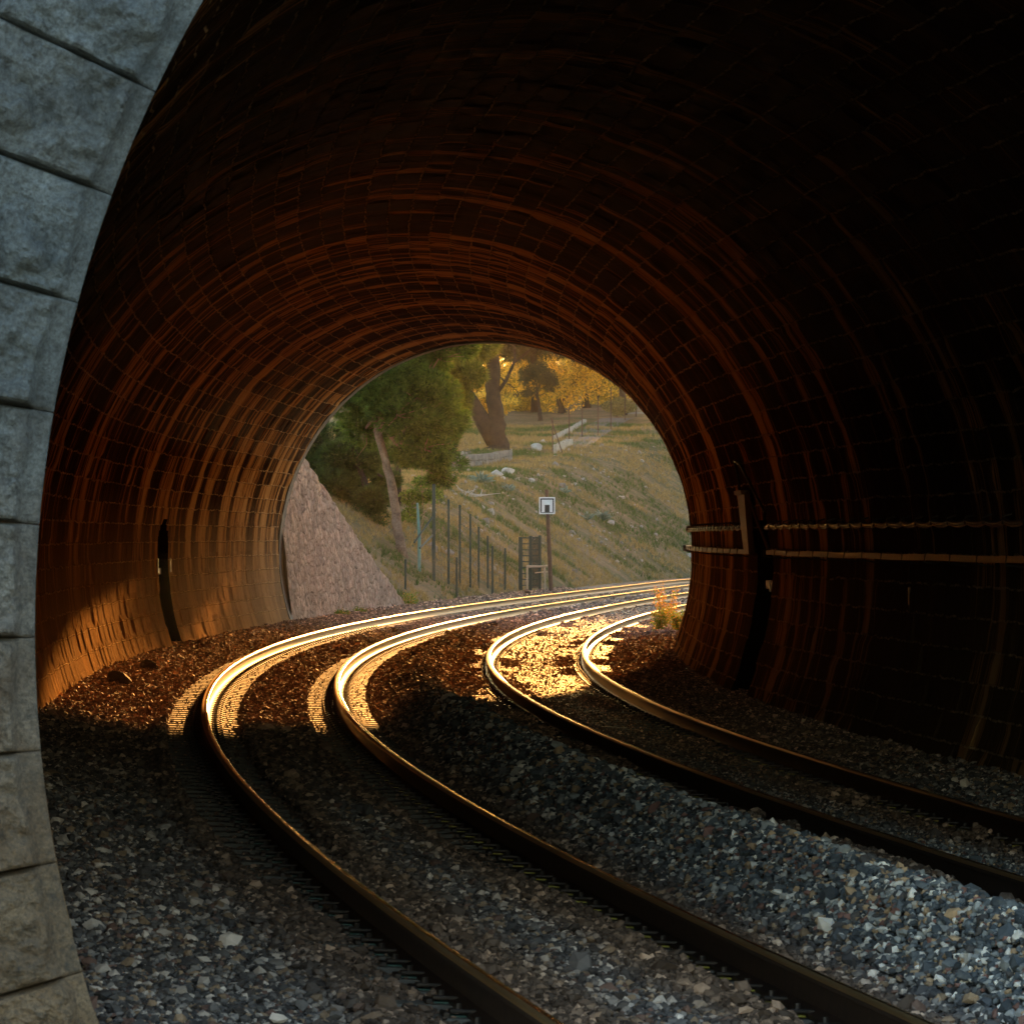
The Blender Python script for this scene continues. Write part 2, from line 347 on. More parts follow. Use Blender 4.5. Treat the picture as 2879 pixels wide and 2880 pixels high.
# ------------------------------------------------------------------ ballast surface
def slp_top(o):                               # top of the sleepers
    o = np.asarray(o, float)
    return np.where(o < 2.55, .075 * (1 - o / O2), .038 - .087 * (o - O3) / O2) - .176
def ballast(o, t):
    o = np.asarray(o, float); t = np.asarray(t, float)
    n = fbm(np.stack([t * .55, o * 1.1, 0 * t], -1), 4, 3) - .5; n2 = fbm(np.stack([t * 1.7, o * 2.4, 0 * t + 5], -1), 3, 9) - .5
    st = slp_top(o)
    z1 = st + .022 + .02 * n
    near = np.minimum(abs(o), abs(o - O2)); z1 = z1 - .13 * (1 - sstep(near, .30, .42)) * sstep(t, -52, -38) - .05 * (1 - sstep(near, .12, .22)) * (1 - sstep(t, -52, -38))
    z1 = np.where(o < 0, z1 - (.015 + .05 * (n2 + .3)) * (1 - sstep(-o, .40, .50)) * sstep(-o, .1, .2) * (1 - sstep(t, -52, -38)), z1)
    z2 = st - .045 + .085 * sstep(n + .35 * n2, -.02, .14) * sstep(abs(o - 4.35), .0, .9) - .01
    z2 = z2 + .04 * (1 - sstep(t, -50, -30))
    zl = -.09 + .13 * sstep(-o, .5, 1.6) + .06 * n + .03 * n2
    zr = -.235 + .10 * n + .05 * sstep(o, 5.6, 6.6)
    crest = .16 * (1 - sstep(t, -30, -14)) + .0 + .20 * n * sstep(t, -34, -20) * (1 - sstep(t, 14, 40)) - .06 * sstep(t, 10, 40) + .03 * n
    zm = slp_top(2.2) + .02 + (crest - slp_top(2.2)) * np.exp(-((o - 2.56) / .38) ** 2) + .05 * n2 * sstep(t, -34, -20)
    wL = sstep(-o, .42, .58); w1 = 1 - sstep(o, 1.93, 2.12); w2 = sstep(o, 3.02, 3.2); wR = sstep(o, 5.48, 5.7)
    z = z1 * w1 + zm * (1 - w1); z = z * (1 - w2) + z2 * w2; z = z * (1 - wL) + zl * wL; z = z * (1 - wR) + zr * wR
    return z
def stone_col(o, t, n, r):                    # stone colours: fresh blue grey in the heap, rust brown by the rails and deep inside
    pal = 1.1 * np.array([(1.22, 1.08, .96)]) * np.array([(.045, .062, .082), (.09, .115, .14), (.20, .23, .25), (.46, .47, .46), (.34, .225, .11), (.19, .085, .065), (.66, .66, .63), (.06, .06, .065)])
    p = np.array([.24, .22, .14, .09, .12, .07, .05, .12])
    idx = r.choice(len(pal), size=n, p=p / p.sum()); c = pal[idx]
    rail = np.minimum.reduce([abs(o - k) for k in (0, O2, O3, O4)])
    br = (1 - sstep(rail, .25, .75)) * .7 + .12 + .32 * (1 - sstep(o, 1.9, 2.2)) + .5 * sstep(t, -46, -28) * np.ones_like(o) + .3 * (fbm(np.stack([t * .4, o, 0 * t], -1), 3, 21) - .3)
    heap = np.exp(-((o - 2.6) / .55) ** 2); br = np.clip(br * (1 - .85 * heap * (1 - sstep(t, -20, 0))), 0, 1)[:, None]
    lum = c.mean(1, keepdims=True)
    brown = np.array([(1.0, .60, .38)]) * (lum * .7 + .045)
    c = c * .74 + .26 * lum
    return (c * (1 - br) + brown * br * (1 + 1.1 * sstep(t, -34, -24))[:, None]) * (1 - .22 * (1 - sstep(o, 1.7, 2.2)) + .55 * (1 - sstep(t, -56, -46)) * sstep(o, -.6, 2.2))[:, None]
tg = np.unique(np.concatenate([np.arange(-100, 40, .25), np.arange(40, 200, .5)])); og = np.linspace(-2.4, 7.4, 99)
Tg, Og = np.meshgrid(tg, og, indexing='ij'); Tf, Of = Tg.ravel(), Og.ravel()
zz = ballast(Of, Tf) - .02; X, Y, _ = path(Tf, 0); a = np.interp(Tf, TT, th); X = X + Of * np.cos(a); Y = Y - Of * np.sin(a)
out = sstep(Tf, T1 - 1, T1 + 3)
edge = np.maximum(sstep(-Of, 1.5, 2.3), sstep(Of, 6.3, 7.3)); zz = zz - .25 * edge * np.maximum(out, 1 - sstep(Tf, T0 - 3, T0))
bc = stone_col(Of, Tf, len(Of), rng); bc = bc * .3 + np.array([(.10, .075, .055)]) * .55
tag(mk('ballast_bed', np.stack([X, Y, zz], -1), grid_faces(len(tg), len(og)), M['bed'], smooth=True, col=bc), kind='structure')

# loose stones
def rocks(n_tmpl, kind):
    if kind == 20:
        ph = (1 + 5 ** .5) / 2
        V = np.array([(-1, ph, 0), (1, ph, 0), (-1, -ph, 0), (1, -ph, 0), (0, -1, ph), (0, 1, ph), (0, -1, -ph), (0, 1, -ph), (ph, 0, -1), (ph, 0, 1), (-ph, 0, -1), (-ph, 0, 1)], float) / 1.9
        Fc = np.array([(0, 11, 5), (0, 5, 1), (0, 1, 7), (0, 7, 10), (0, 10, 11), (1, 5, 9), (5, 11, 4), (11, 10, 2), (10, 7, 6), (7, 1, 8), (3, 9, 4), (3, 4, 2), (3, 2, 6), (3, 6, 8), (3, 8, 9), (4, 9, 5), (2, 4, 11), (6, 2, 10), (8, 6, 7), (9, 8, 1)])
    else:
        V = np.array([(1, 0, 0), (-1, 0, 0), (0, 1, 0), (0, -1, 0), (0, 0, 1), (0, 0, -1)], float) * 1.05
        Fc = np.array([(0, 2, 4), (2, 1, 4), (1, 3, 4), (3, 0, 4), (2, 0, 5), (1, 2, 5), (3, 1, 5), (0, 3, 5)])
    T = V[None] * rng.uniform(.62, 1.18, (n_tmpl, len(V), 1)) + rng.normal(0, .10, (n_tmpl, len(V), 3))
    return T, Fc
def rotm(n):
    q = rng.normal(size=(n, 4)); q /= np.linalg.norm(q, axis=1, keepdims=True); a, b, c, d = q.T
    return np.stack([np.stack([a*a+b*b-c*c-d*d, 2*(b*c-a*d), 2*(b*d+a*c)], -1), np.stack([2*(b*c+a*d), a*a-b*b+c*c-d*d, 2*(c*d-a*b)], -1), np.stack([2*(b*d-a*c), 2*(c*d+a*b), a*a-b*b-c*c+d*d], -1)], 1)
SV, SF, SC = [], [], []; cnt = 0
def scatter(t0, t1, dens, size, kind, olo=-1.75, ohi=6.85):
    global cnt
    n = int((t1 - t0) * (ohi - olo) * dens); t = rng.uniform(t0, t1, n); o = rng.uniform(olo, ohi, n)
    rail = np.minimum.reduce([abs(o - k) for k in (0, O2, O3, O4)])
    keep = rail > .085
    # exposed sleeper tops keep only a few stones
    st = slp_top(o); bz = ballast(o, t); ph = (t / .6) % 1; onsl = (ph < .44) & (bz < st - .01) & (((o > -.45) & (o < 1.96)) | ((o > 3.13) & (o < 5.56)))
    keep &= ~(onsl & (rng.random(n) > np.where(o > 2.5, .40, .16)))
    t, o, bz, onsl, st = t[keep], o[keep], bz[keep], onsl[keep], st[keep]
    x, y, _ = path(t, o)
    vis = (abs(x / np.maximum(y, 1) * F) < 1439.5 * 1.12 + 200) | (y < 21)
    t, o, bz, x, y, onsl, st = [q[vis] for q in (t, o, bz, x, y, onsl, st)]; n = len(t)
    s = size * np.exp(rng.normal(0, .30, n)); s = np.where(rng.random(n) < .015, s * 1.8, s)
    s = np.where(onsl, s * .6, s); s = np.where((o < 2.0) | (o > 3.3), s * .86, s)
    T, Fc = rocks(40, kind); R = rotm(n); an = rng.uniform(.6, 1.1, (n, 1, 3)); an[:, :, 0] *= 1.15
    V = T[rng.integers(0, 40, n)] * an * s[:, None, None]; V = np.einsum('nij,nkj->nki', R, V)
    V[:, :, 2] *= .82
    z = np.where(onsl, st + s * .3, bz + s * .25 + rng.uniform(-.3, .5, n) * s)
    V = V + np.stack([x, y, z], -1)[:, None, :]; k = V.shape[1]
    SV.append(V.reshape(-1, 3)); SF.append((Fc[None] + (np.arange(n) * k)[:, None, None] + cnt).reshape(-1, 3)); cnt += n * k
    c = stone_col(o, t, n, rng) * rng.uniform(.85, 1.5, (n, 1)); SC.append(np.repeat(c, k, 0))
tn = lambda Y: t_of_y(Y, OC)
scatter(tn(16), tn(32), 1300, .0195, 20)
scatter(tn(32), tn(52), 800, .022, 20)
scatter(tn(52), tn(82), 850, .0185, 8)
scatter(tn(82), tn(118), 330, .025, 8)
scatter(tn(118), tn(175), 110, .034, 8)
tag(mk('ballast_stones', np.concatenate(SV), np.concatenate(SF), M['stone'], col=np.concatenate(SC)), 'loose crushed track ballast, blue grey to rust brown stones', 'ballast', kind='stuff')

# ------------------------------------------------------------------ rails
def rail_profile():                           # half profile, z = 0 at the running surface
    h = [(.0, 0), (.010, -.0004), (.018, -.0014), (.024, -.0032), (.029, -.0062), (.0325, -.0105), (.0348, -.016), (.0355, -.022), (.0355, -.034), (.012, -.046), (.009, -.06), (.009, -.12), (.016, -.138), (.045, -.150), (.073, -.158), (.075, -.172)]
    return [(x, z) for x, z in h] + [(-x, z) for x, z in h[::-1] if x > 0]
prof = rail_profile(); topn = 6
tr = np.arange(T0 - 14, 200, .2); rails = {}
rail_info = {0: ('leftmost rail, the outer rail of the left track, sweeping past the left tunnel wall', ), O2: ('inner rail of the left track, left of the heap of grey stones', ),
    O3: ('outer rail of the right track, right of the heap of grey stones', ), O4: ('rightmost rail, closest to the right tunnel wall', )}
for o in (0, O2, O3, O4):
    x, y, a = path(tr, o); k = len(prof); P = np.array(prof)
    V = np.empty((len(tr), k, 3)); V[:, :, 0] = x[:, None] + P[None, :, 0] * np.cos(a)[:, None]; V[:, :, 1] = y[:, None] - P[None, :, 0] * np.sin(a)[:, None]; V[:, :, 2] = RZ[o] + P[None, :, 1]
    i = np.arange(len(tr) - 1)[:, None] * k; j = np.arange(k)[None]; j2 = (j + 1) % k
    Fc = np.stack([i + j, i + j2, i + k + j2, i + k + j], -1).reshape(-1, 4)
    top = np.array([1 if (jj < topn or jj >= k - topn) else 0 for jj in range(k)]); mi = np.tile(1 - top, len(tr) - 1)
    uv = np.stack([np.repeat(tr, k), np.tile(P[:, 0], len(tr))], -1)
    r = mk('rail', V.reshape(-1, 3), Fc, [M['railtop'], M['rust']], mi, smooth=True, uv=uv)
    try: r.data.set_sharp_from_angle(angle=radians(35))
    except Exception: pass
    tag(r, rail_info[o][0], 'rail', 'rails of the two tracks')

# ------------------------------------------------------------------ sleepers with rail fastenings
def sleeper_mesh(mat):
    xs = [-1.2, -1.17, -1.0, -.75, -.45, 0, .45, .75, 1.0, 1.17, 1.2]; zt = [-.05, -.004, .0, .0, -.022, -.028, -.022, .0, .0, -.004, -.05]
    wd = [.12, .128, .13, .13, .118, .11, .118, .13, .13, .128, .12]; V = []
    for x, z, wv in zip(xs, zt, wd): V += [(x, -wv, -.2), (x, -wv * .95, z - .02), (x, -wv * .8, z), (x, wv * .8, z), (x, wv * .95, z - .02), (x, wv, -.2)]
    n = 6; Fc = [(i * n + j, (i + 1) * n + j, (i + 1) * n + (j + 1) % n, i * n + (j + 1) % n) for i in range(len(xs) - 1) for j in range(n)]
    Fc += [tuple(range(n)), tuple(range((len(xs) - 1) * n + n - 1, (len(xs) - 1) * n - 1, -1))]
    return np.array(V), Fc
def fast_mesh(s):                             # s = side of the rail: pad, sprung clip and screw
    m = MB(); m.box((s * .115, 0, .004), (.07, .085, .009), m=1, bev=.002); m.box((s * .095, 0, .024), (.11, .058, .016), m=0, bev=.004)
    m.tube([(s * .11, 0, .02), (s * .11, 0, .056)], [.017, .014], 8, 0); m.box((s * .165, 0, .01), (.03, .13, .022), m=0, bev=.004); return m
SVt, SFt = sleeper_mesh(None)
proto = {}
t_first = math.ceil(T0 / .6) * .6 - .6 * 2
ids = [t_first + .6 * i for i in range(420)]
def sleeper_pose(t, trk):
    oc = O2 / 2 if trk == 0 else (O3 + O4) / 2; x, y, a = path(t, oc); z = float(slp_top(oc)); roll = math.atan(.075 / O2) if trk == 0 else math.atan(.087 / O2)
    return (float(x), float(y), z), (0, roll, -float(a))
far_v, far_f, fn = [], [], 0
for trk in (0, 1):
    mat = M['concrete'] if trk == 0 else M['wetcon']; pad = M['green'] if trk == 0 else M['yellow']
    base = None; n_ind = 0
    for t in [q for q in ids if q < 185]:
        loc, rot = sleeper_pose(t + .132, trk); 
        if n_ind < 150:
            if base is None:
                s_ = mk('sleeper', SVt, SFt, mat); kids = []
                me1, me2 = None, None
                for rx in (-.7535, .7535):
                    for sd_ in (-1, 1):
                        f = fast_mesh(sd_).build('rail_fastening', [M['clip'], pad if rx * (1 if trk == 0 else -1) < 0 else M['yellow']], s_); f.location = (rx, 0, 0); kids.append(f)
                base = (s_, kids); o = s_
            else:
                o = base[0].copy(); C.objects.link(o)
                for kd in base[1]: c = kd.copy(); C.objects.link(c); c.parent = o
            o.location = loc; o.rotation_euler = rot; n_ind += 1
            dist = loc[1]; side = 'left' if trk == 0 else 'right'
            zone = 'near the camera, half buried in grey stones' if dist < 34 else 'in the dark middle of the tunnel' if dist < 50 else 'inside the patch of golden sunlight' if dist < 90 else 'near the far mouth of the tunnel'
            tag(o, f'concrete sleeper of the {side} track {zone}', 'sleeper', f'sleepers of the {side} track {zone}')
        else:
            Rm = np.array(Matrix.Rotation(rot[2], 3, 'Z') @ Matrix.Rotation(rot[1], 3, 'Y')); far_v.append(SVt @ Rm.T + np.array(loc)); far_f += [[i + fn for i in f] for f in SFt]; fn += len(SVt)
tag(mk('distant_sleepers', np.concatenate(far_v), far_f, M['concrete']), 'distant concrete sleepers outside the far tunnel mouth', 'sleepers', kind='stuff')

# ------------------------------------------------------------------ tunnel lining, with a refuge in each wall
TL, TR_ = t_of_y(83.0, OC - 4.3), t_of_y(64.3, OC + 4.3)
A0 = radians(29); q3 = .29 / 3; al = (np.arange(math.ceil((-A0 * RT + 10) / q3), math.floor(((pi + A0) * RT + 10) / q3) + 1) * q3 - 10) / RT; na = len(al)
q5 = .26 / 3; tl = np.arange(math.ceil((T0 + .45 + 70) / q5), math.floor((T1 - .55 + 70) / q5) + 1) * q5 - 70; tl[0] = T0 + .452; tl[-1] = T1 - .55
Tg, Ag = np.meshgrid(tl, al, indexing='ij'); T_, A_ = Tg.ravel(), Ag.ravel()
zz = ZC + RT * np.sin(A_)
r = RT + .05 * (fbm(np.stack([T_ * .35, A_ * 3, 0 * T_], -1), 3, 4) - .5)
ri = np.floor((A_ * RT + 10) / .29 + .01).astype(int); ci = np.floor((T_ + 70 + np.where(ri % 2 == 0, .26, 0)) / .52 + .01).astype(int)
r = r + .030 * (lattice(ci, ri, 0 * ri, 5) - .5)
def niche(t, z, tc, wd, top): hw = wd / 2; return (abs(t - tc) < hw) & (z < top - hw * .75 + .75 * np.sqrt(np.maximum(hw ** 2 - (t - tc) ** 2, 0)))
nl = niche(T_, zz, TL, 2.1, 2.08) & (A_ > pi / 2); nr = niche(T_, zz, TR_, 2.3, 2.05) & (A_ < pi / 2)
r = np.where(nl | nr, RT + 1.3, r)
o_ = OC + r * np.cos(A_); X, Y, _ = path(T_, 0); aa = np.interp(T_, TT, th); X = X + o_ * np.cos(aa); Y = Y - o_ * np.sin(aa); Z = ZC + r * np.sin(A_)
uv = np.stack([T_ + 70, A_ * RT + 10], -1)
ln = mk('tunnel_lining', np.stack([X, Y, Z], -1), grid_faces(len(tl), na), [M['lining'], M['niche_shade']], smooth=False, uv=uv, midx=(nl | nr)[grid_faces(len(tl), na)].any(1).astype(np.int32))  # niche faces painted near-black for the shade of the deep recess
tag(ln, 'curved sooty blackened masonry vault and walls of the railway tunnel', 'tunnel')

def frame_at(t, o=OC):
    x, y, a = path(t, o); return np.array([float(x), float(y), 0]), np.array([cos(a), -sin(a), 0]), np.array([sin(a), cos(a), 0])
# ------------------------------------------------------------------ near portal: voussoirs and face wall
Cn, Rn, Dn = frame_at(T0); portal = empty('tunnel_portal', tuple(Cn))
tag(portal, 'near tunnel mouth of pale rough faced arch stones at the left edge', 'tunnel portal')
def pol(r, a, d, Cc, Rr, Dd, zc=ZC): return Cc + Rr * (r * np.cos(a))[..., None] + np.array([0, 0, 1.]) * (zc + r * np.sin(a))[..., None] + Dd * d[..., None]
st = radians(5.1); a_first = pi - radians(4.7) + st * 6.0
k0 = -4; k = 0; aj = pi - radians(4.7)
while aj + st < pi + radians(31): aj += st
while aj > -radians(31):
    a1, a2 = aj - st, aj; g = .002; nu, nv = 56, 40; ro = 5.08 + (.0 if k % 2 else .0)
    rr = np.linspace(RT, ro, nu); ta = np.linspace(0, 1, nv); Rg, Ug = np.meshgrid(rr, ta, indexing='ij')
    gg = g / Rg; An = a1 + gg + Ug * (a2 - a1 - 2 * gg)
    ei = Rg - RT; eo = ro - Rg; ej = np.minimum(Ug, 1 - Ug) * st * RT
    rough = sstep(ei + .03 * (vnoise(np.stack([An * 30, Rg * 0, 0 * Rg], -1).reshape(-1, 3)).reshape(Rg.shape) - .5), .055, .10) * sstep(eo, .0, .02) * sstep(ej, .001, .013)
    pp = np.stack([Rg * np.cos(An) * 1.0, Rg * np.sin(An), 0 * Rg + k * 3.7], -1).reshape(-1, 3)
    nb = fbm(pp * 6, 5, 31).reshape(Rg.shape); nf = fbm(pp * 22, 3, 55).reshape(Rg.shape)
    dep = -(.004 + .15 * np.abs(nb - .5) * 1.6 + .05 * nb + .04 * nf) * rough
    edge = (1 - sstep(np.minimum(np.minimum(ei, eo), ej), 0, .012)); dep = dep + .010 * edge
    front = pol(Rg, An, dep, Cn, Rn, Dn).reshape(-1, 3)
    # sides back to the lining
    V = [front]; Fc = [tuple(f) for f in grid_faces(nu, nv)[:, ::-1]]
    b = [i * nv for i in range(nu)] + [(nu - 1) * nv + j for j in range(1, nv)] + [i * nv + nv - 1 for i in range(nu - 2, -1, -1)] + [j for j in range(nv - 2, 0, -1)]
    back = front[b] - np.outer((front[b] - Cn) @ Dn, Dn) + Dn * .45; nb0 = nu * nv
    V.append(back); nbk = len(b)
    for i in range(nbk): j = (i + 1) % nbk; Fc.append((b[i], b[j], nb0 + j, nb0 + i))
    V = np.concatenate(V) - Cn
    mk('voussoir', V, Fc, M['vou'], None, portal, smooth=False)
    aj -= st; k += 1
# face wall round the ring
ra = np.array([5.083, 5.4, 6, 7, 9, 12, 16]); an = np.linspace(-radians(31), pi + radians(31), 90); Rg, Ag = np.meshgrid(ra, an, indexing='ij')
fv = pol(Rg, Ag, 0 * Rg + .02, Cn, Rn, Dn).reshape(-1, 3) - Cn; fv[:, 2] = np.minimum(fv[:, 2], 10.5)
mk('face_wall', fv, grid_faces(len(ra), len(an)), M['vou'], None, portal)
mbx = MB(); mbx.box(np.array([0, 0, 10.6]) + Dn * .2, (32, .7, .35), rz(-float(path(T0)[2])), bev=.04); mbx.build('coping', M['vou'], portal)
# far portal ring
Cf, Rf, Df = frame_at(T1 - .5); fp = empty('tunnel_portal', tuple(Cf)); tag(fp, 'far tunnel mouth with a thin grey stone edge, opening on pine trees and hillside', 'tunnel portal')
ra = np.array([5.2, RT + .012, RT + .012, RT, RT, 5.2]); dd = np.array([-.04, -.04, 0, 0, .6, .6]); an = np.linspace(-radians(29), pi + radians(29), 100)
ra = np.array([RT - .02, RT - .02, 5.2, 6.5, 9, 14]); dd = np.array([-.05, .62, .62, .62, .62, .62])
Rg, Ag = np.meshgrid(ra, an, indexing='ij'); Dg = np.repeat(dd[:, None], len(an), 1)
vv = pol(Rg, Ag, Dg, Cf, Rf, Df).reshape(-1, 3) - Cf; vv[:, 2] = np.minimum(vv[:, 2], 8.0)
mk('arch_ring', vv[:3 * 100], grid_faces(3, 100), M['lowwall'], None, fp); mk('face_wall', vv[2 * 100:], grid_faces(4, 100), M['rubble'], None, fp)

# ------------------------------------------------------------------ terrain beyond the tunnel
def walltop(Y): return CZ + 2.9 - (np.asarray(Y) - 106) * (4.75 / 25.0)
def terr(X, Y):
    X = np.asarray(X, float); sh = X.shape; X = X.ravel(); Y = np.asarray(Y, float).ravel(); O, T = to_track(X, Y); L = -O
    cap = CZ + np.where(Y > 230, 2.9 + .055 * (Y - 230), 2.9 - .018 * (230 - Y)) + .4 * (fbm(np.stack([X * .12, Y * .12, 0 * X], -1), 3, 77) - .5)
    bank = -.16 + .66 * np.maximum(L - 2.1, 0) * sstep(L, 1.9, 2.6)
    # behind the wing wall the ground is held up
    kk_ = 1 - sstep(Y, 128, 131); hold = np.maximum(walltop(Y) - .15 + .25 * (L - 2.6), bank)
    bank = np.where((L > 2.35) & (Y > 100), bank * (1 - kk_) + hold * kk_, bank)
    m = 1.2; d = (cap - bank) / m; z = np.where(d > 1, bank, np.where(d < -1, cap, bank - m * .25 * (1 - d) ** 2))
    rb = -.35 + .5 * np.maximum(O - 8.5, 0); rb = np.minimum(rb, 5 + .02 * O); z = np.where(O > 2.5, rb, z)
    z = np.where((O > -1.9) & (O < 2.5), -.6, z); z = np.where((O >= 2.5) & (O < 7.0), -.6, z)
    z = z + (.28 * (fbm(np.stack([X * .5, Y * .35, 0 * X], -1), 4, 41) - .5)) * sstep(L, 2.2, 5)
    return z.reshape(sh)
def terr1(x, y): return float(terr(np.array([x]), np.array([y]))[0])
xs = np.unique(np.concatenate([np.arange(-90, -16, 3.), np.arange(-16, 32, .4), np.arange(32, 120, 4.)])); ys = np.unique(np.concatenate([np.arange(106.6, 260, .6), np.arange(260, 480, 2.5), np.arange(480, 801, 40)]))
Xg, Yg = np.meshgrid(xs, ys, indexing='ij'); Zg = terr(Xg, np.minimum(Yg, 470))
Zg = np.where(Yg > 470, Zg + (Yg - 470) * .03, Zg)
hs = mk('hillside', np.stack([Xg, Yg, Zg], -1).reshape(-1, 3), grid_faces(len(xs), len(ys)), M['ground'], smooth=True)
tag(hs, kind='structure')
# earth over the tunnel and the ground sheet
xs2 = np.linspace(-120, 120, 61); ys2 = np.linspace(19.5, 106.8, 30); Xg, Yg = np.meshgrid(xs2, ys2, indexing='ij')
Zg = 7.6 + 2.2 * (fbm(np.stack([Xg.ravel() * .05, Yg.ravel() * .05, 0 * Xg.ravel()], -1), 3, 5).reshape(Xg.shape)) + .0 * Xg
ov = mk('hill_over_tunnel', np.stack([Xg, Yg, Zg], -1).reshape(-1, 3), grid_faces(61, 30), M['ground'], smooth=True); tag(ov, kind='structure')
g = mk('ground', [(-600, -370, -.75), (600, -370, -.75), (600, 860, -.75), (-600, 860, -.75)], [(0, 1, 2, 3)], M['earth']); tag(g, kind='structure')

# the hazy evening air
HZ = MB(); HZ.box((0, 250, 19.5), (1260, 1260, 44)); hzm = bpy.data.materials.new('evening_haze'); hzm.use_nodes = True; ht = hzm.node_tree; ht.nodes.remove(ht.nodes['Principled BSDF'])
pv = ht.nodes.new('ShaderNodeVolumePrincipled'); pv.inputs['Density'].default_value = HAZE; pv.inputs['Color'].default_value = (.95, .90, .85, 1); pv.inputs['Anisotropy'].default_value = .7
ht.links.new(pv.outputs[0], ht.nodes['Material Output'].inputs['Volume']); tag(HZ.build('haze', hzm), kind='stuff')

# rays of the photograph, used to find where on the ground a thing stands
def at(px, py, Y): return np.array([(px - PX0) / F * Y, Y, CZ + (PY0 - py) / F * Y])
def z1(px, Y): x = (px - PX0) / F * Y; return np.array([x, Y, terr1(x, Y)])
def hit(px, py, y0=125, y1=420):
    Ys = np.arange(y0, y1, .5); xs_ = (px - PX0) / F * Ys; zs = CZ + (PY0 - py) / F * Ys; tz = terr(xs_, Ys); i = np.argmax(tz >= zs)
    return np.array([xs_[i], Ys[i], tz[i]]) if tz[i] >= zs[i] else np.array([xs_[-1], Ys[-1], tz[-1]])
Zx = lambda u: 780 + .6214 * u                # detail view pixels to photo pixels
Zy = lambda v: 920 + .6214 * v

# ------------------------------------------------------------------ wing wall of rubble stone
tw = np.arange(T1 - .2, t_of_y(131.5, -1.6), .22); V = []; rows = 26
for t in tw:
    x, y, a = path(t, 0); zt = float(walltop(y)); zb = -.3
    for j in range(rows):
        z = zb + max(zt - zb, .02) * j / (rows - 1); o = -1.62 - .10 * (z - zb); V.append((float(x) + o * cos(a), float(y) - o * sin(a), z))
    z = max(zt, zb + .02)
    for oo in (.05, .5): o = -1.62 - .10 * (z - zb) - oo; V.append((float(x) + o * cos(a), float(y) - o * sin(a), z + .0 if oo > .1 else z + .03))
V = np.array(V); fr = (np.arange(len(V)) % (rows + 2)) < rows
dn = (fbm(V * 3.2, 3, 91) - .5) * .12; V[fr, 0] += dn[fr]
ww = mk('wing_wall', V, grid_faces(len(tw), rows + 2), M['rubble'], smooth=False)
tag(ww, 'sloping wing wall of rough pinkish rubble beyond the far tunnel mouth', 'retaining wall')

# ------------------------------------------------------------------ vegetation builders
def blades(P, Dv, ln, wd, col, k, spread, seed=0, curl=0):
    n = len(P); D = Dv[:, None, :] + rng.normal(0, spread, (n, k, 3)); D /= np.linalg.norm(D, axis=2, keepdims=True) + 1e-9
    S = np.cross(D, rng.normal(size=(n, k, 3))); S /= np.linalg.norm(S, axis=2, keepdims=True) + 1e-9
    L = (ln * rng.uniform(.6, 1.2, (n, k, 1))); B = np.repeat(P[:, None, :], k, 1)
    V = np.stack([B - S * wd / 2, B + S * wd / 2, B + D * L], 2).reshape(-1, 3)
    Fc = np.arange(n * k * 3).reshape(-1, 3); return V, Fc, np.repeat(col, k * 3, 0)
def leaf_quads(P, size, col, seed=0):
    n = len(P); A = rng.normal(size=(n, 3)); A /= np.linalg.norm(A, axis=1, keepdims=True); B = np.cross(A, rng.normal(size=(n, 3))); B /= np.linalg.norm(B, axis=1, keepdims=True)
    s = size * rng.uniform(.6, 1.3, (n, 1)); V = np.stack([P - A * s, P + B * s * .45, P + A * s, P - B * s * .45], 1).reshape(-1, 3)
    return V, np.arange(n * 4).reshape(-1, 4), np.repeat(col, 4, 0)
def blob_pts(blobs, n, hole=.35, seed=0):     # points spread through lumpy clumps with gaps between twigs
    P, W = [], []; vol = np.array([b[3] ** 2 for b in blobs]); vol = vol / vol.sum()
    for b, v in zip(blobs, vol):
        m = int(n * v); d = rng.normal(size=(m, 3)); d /= np.linalg.norm(d, axis=1, keepdims=True); r = rng.random(m) ** .45
        q = d * r[:, None] * b[3] * np.array([1.15, 1.15, .72]); P.append(q + np.array(b[:3])); W.append(d)
    P = np.concatenate(P); W = np.concatenate(W); nn = fbm(P * 1.7, 3, 13 + seed); nn2 = fbm(P * 4.0, 2, 23 + seed)
    keep = (nn * .6 + nn2 * .4) > hole; return P[keep], W[keep], nn[keep]
def branchset(mb, root, blobs, r0, n=7):
    for b in blobs:
        e = np.array(b[:3]); root_ = np.array(root[random.randrange(len(root))]) if isinstance(root, list) else np.array(root)
        m1 = root_ * .55 + e * .45 + np.array([0, 0, -.12 * np.linalg.norm(e - root_)]) + rng.normal(0, .12, 3); mb.tube([root_, m1, e], [r0, r0 * .6, r0 * .2], 6, jit=.2)
        for _ in range(n):
            q = e + rng.normal(0, .5, 3) * b[3]; s_ = m1 * .3 + e * .7; mb.tube([s_, (s_ + q) / 2 + rng.normal(0, .06, 3), q], [r0 * .28, r0 * .18, r0 * .06], 4, caps=False)
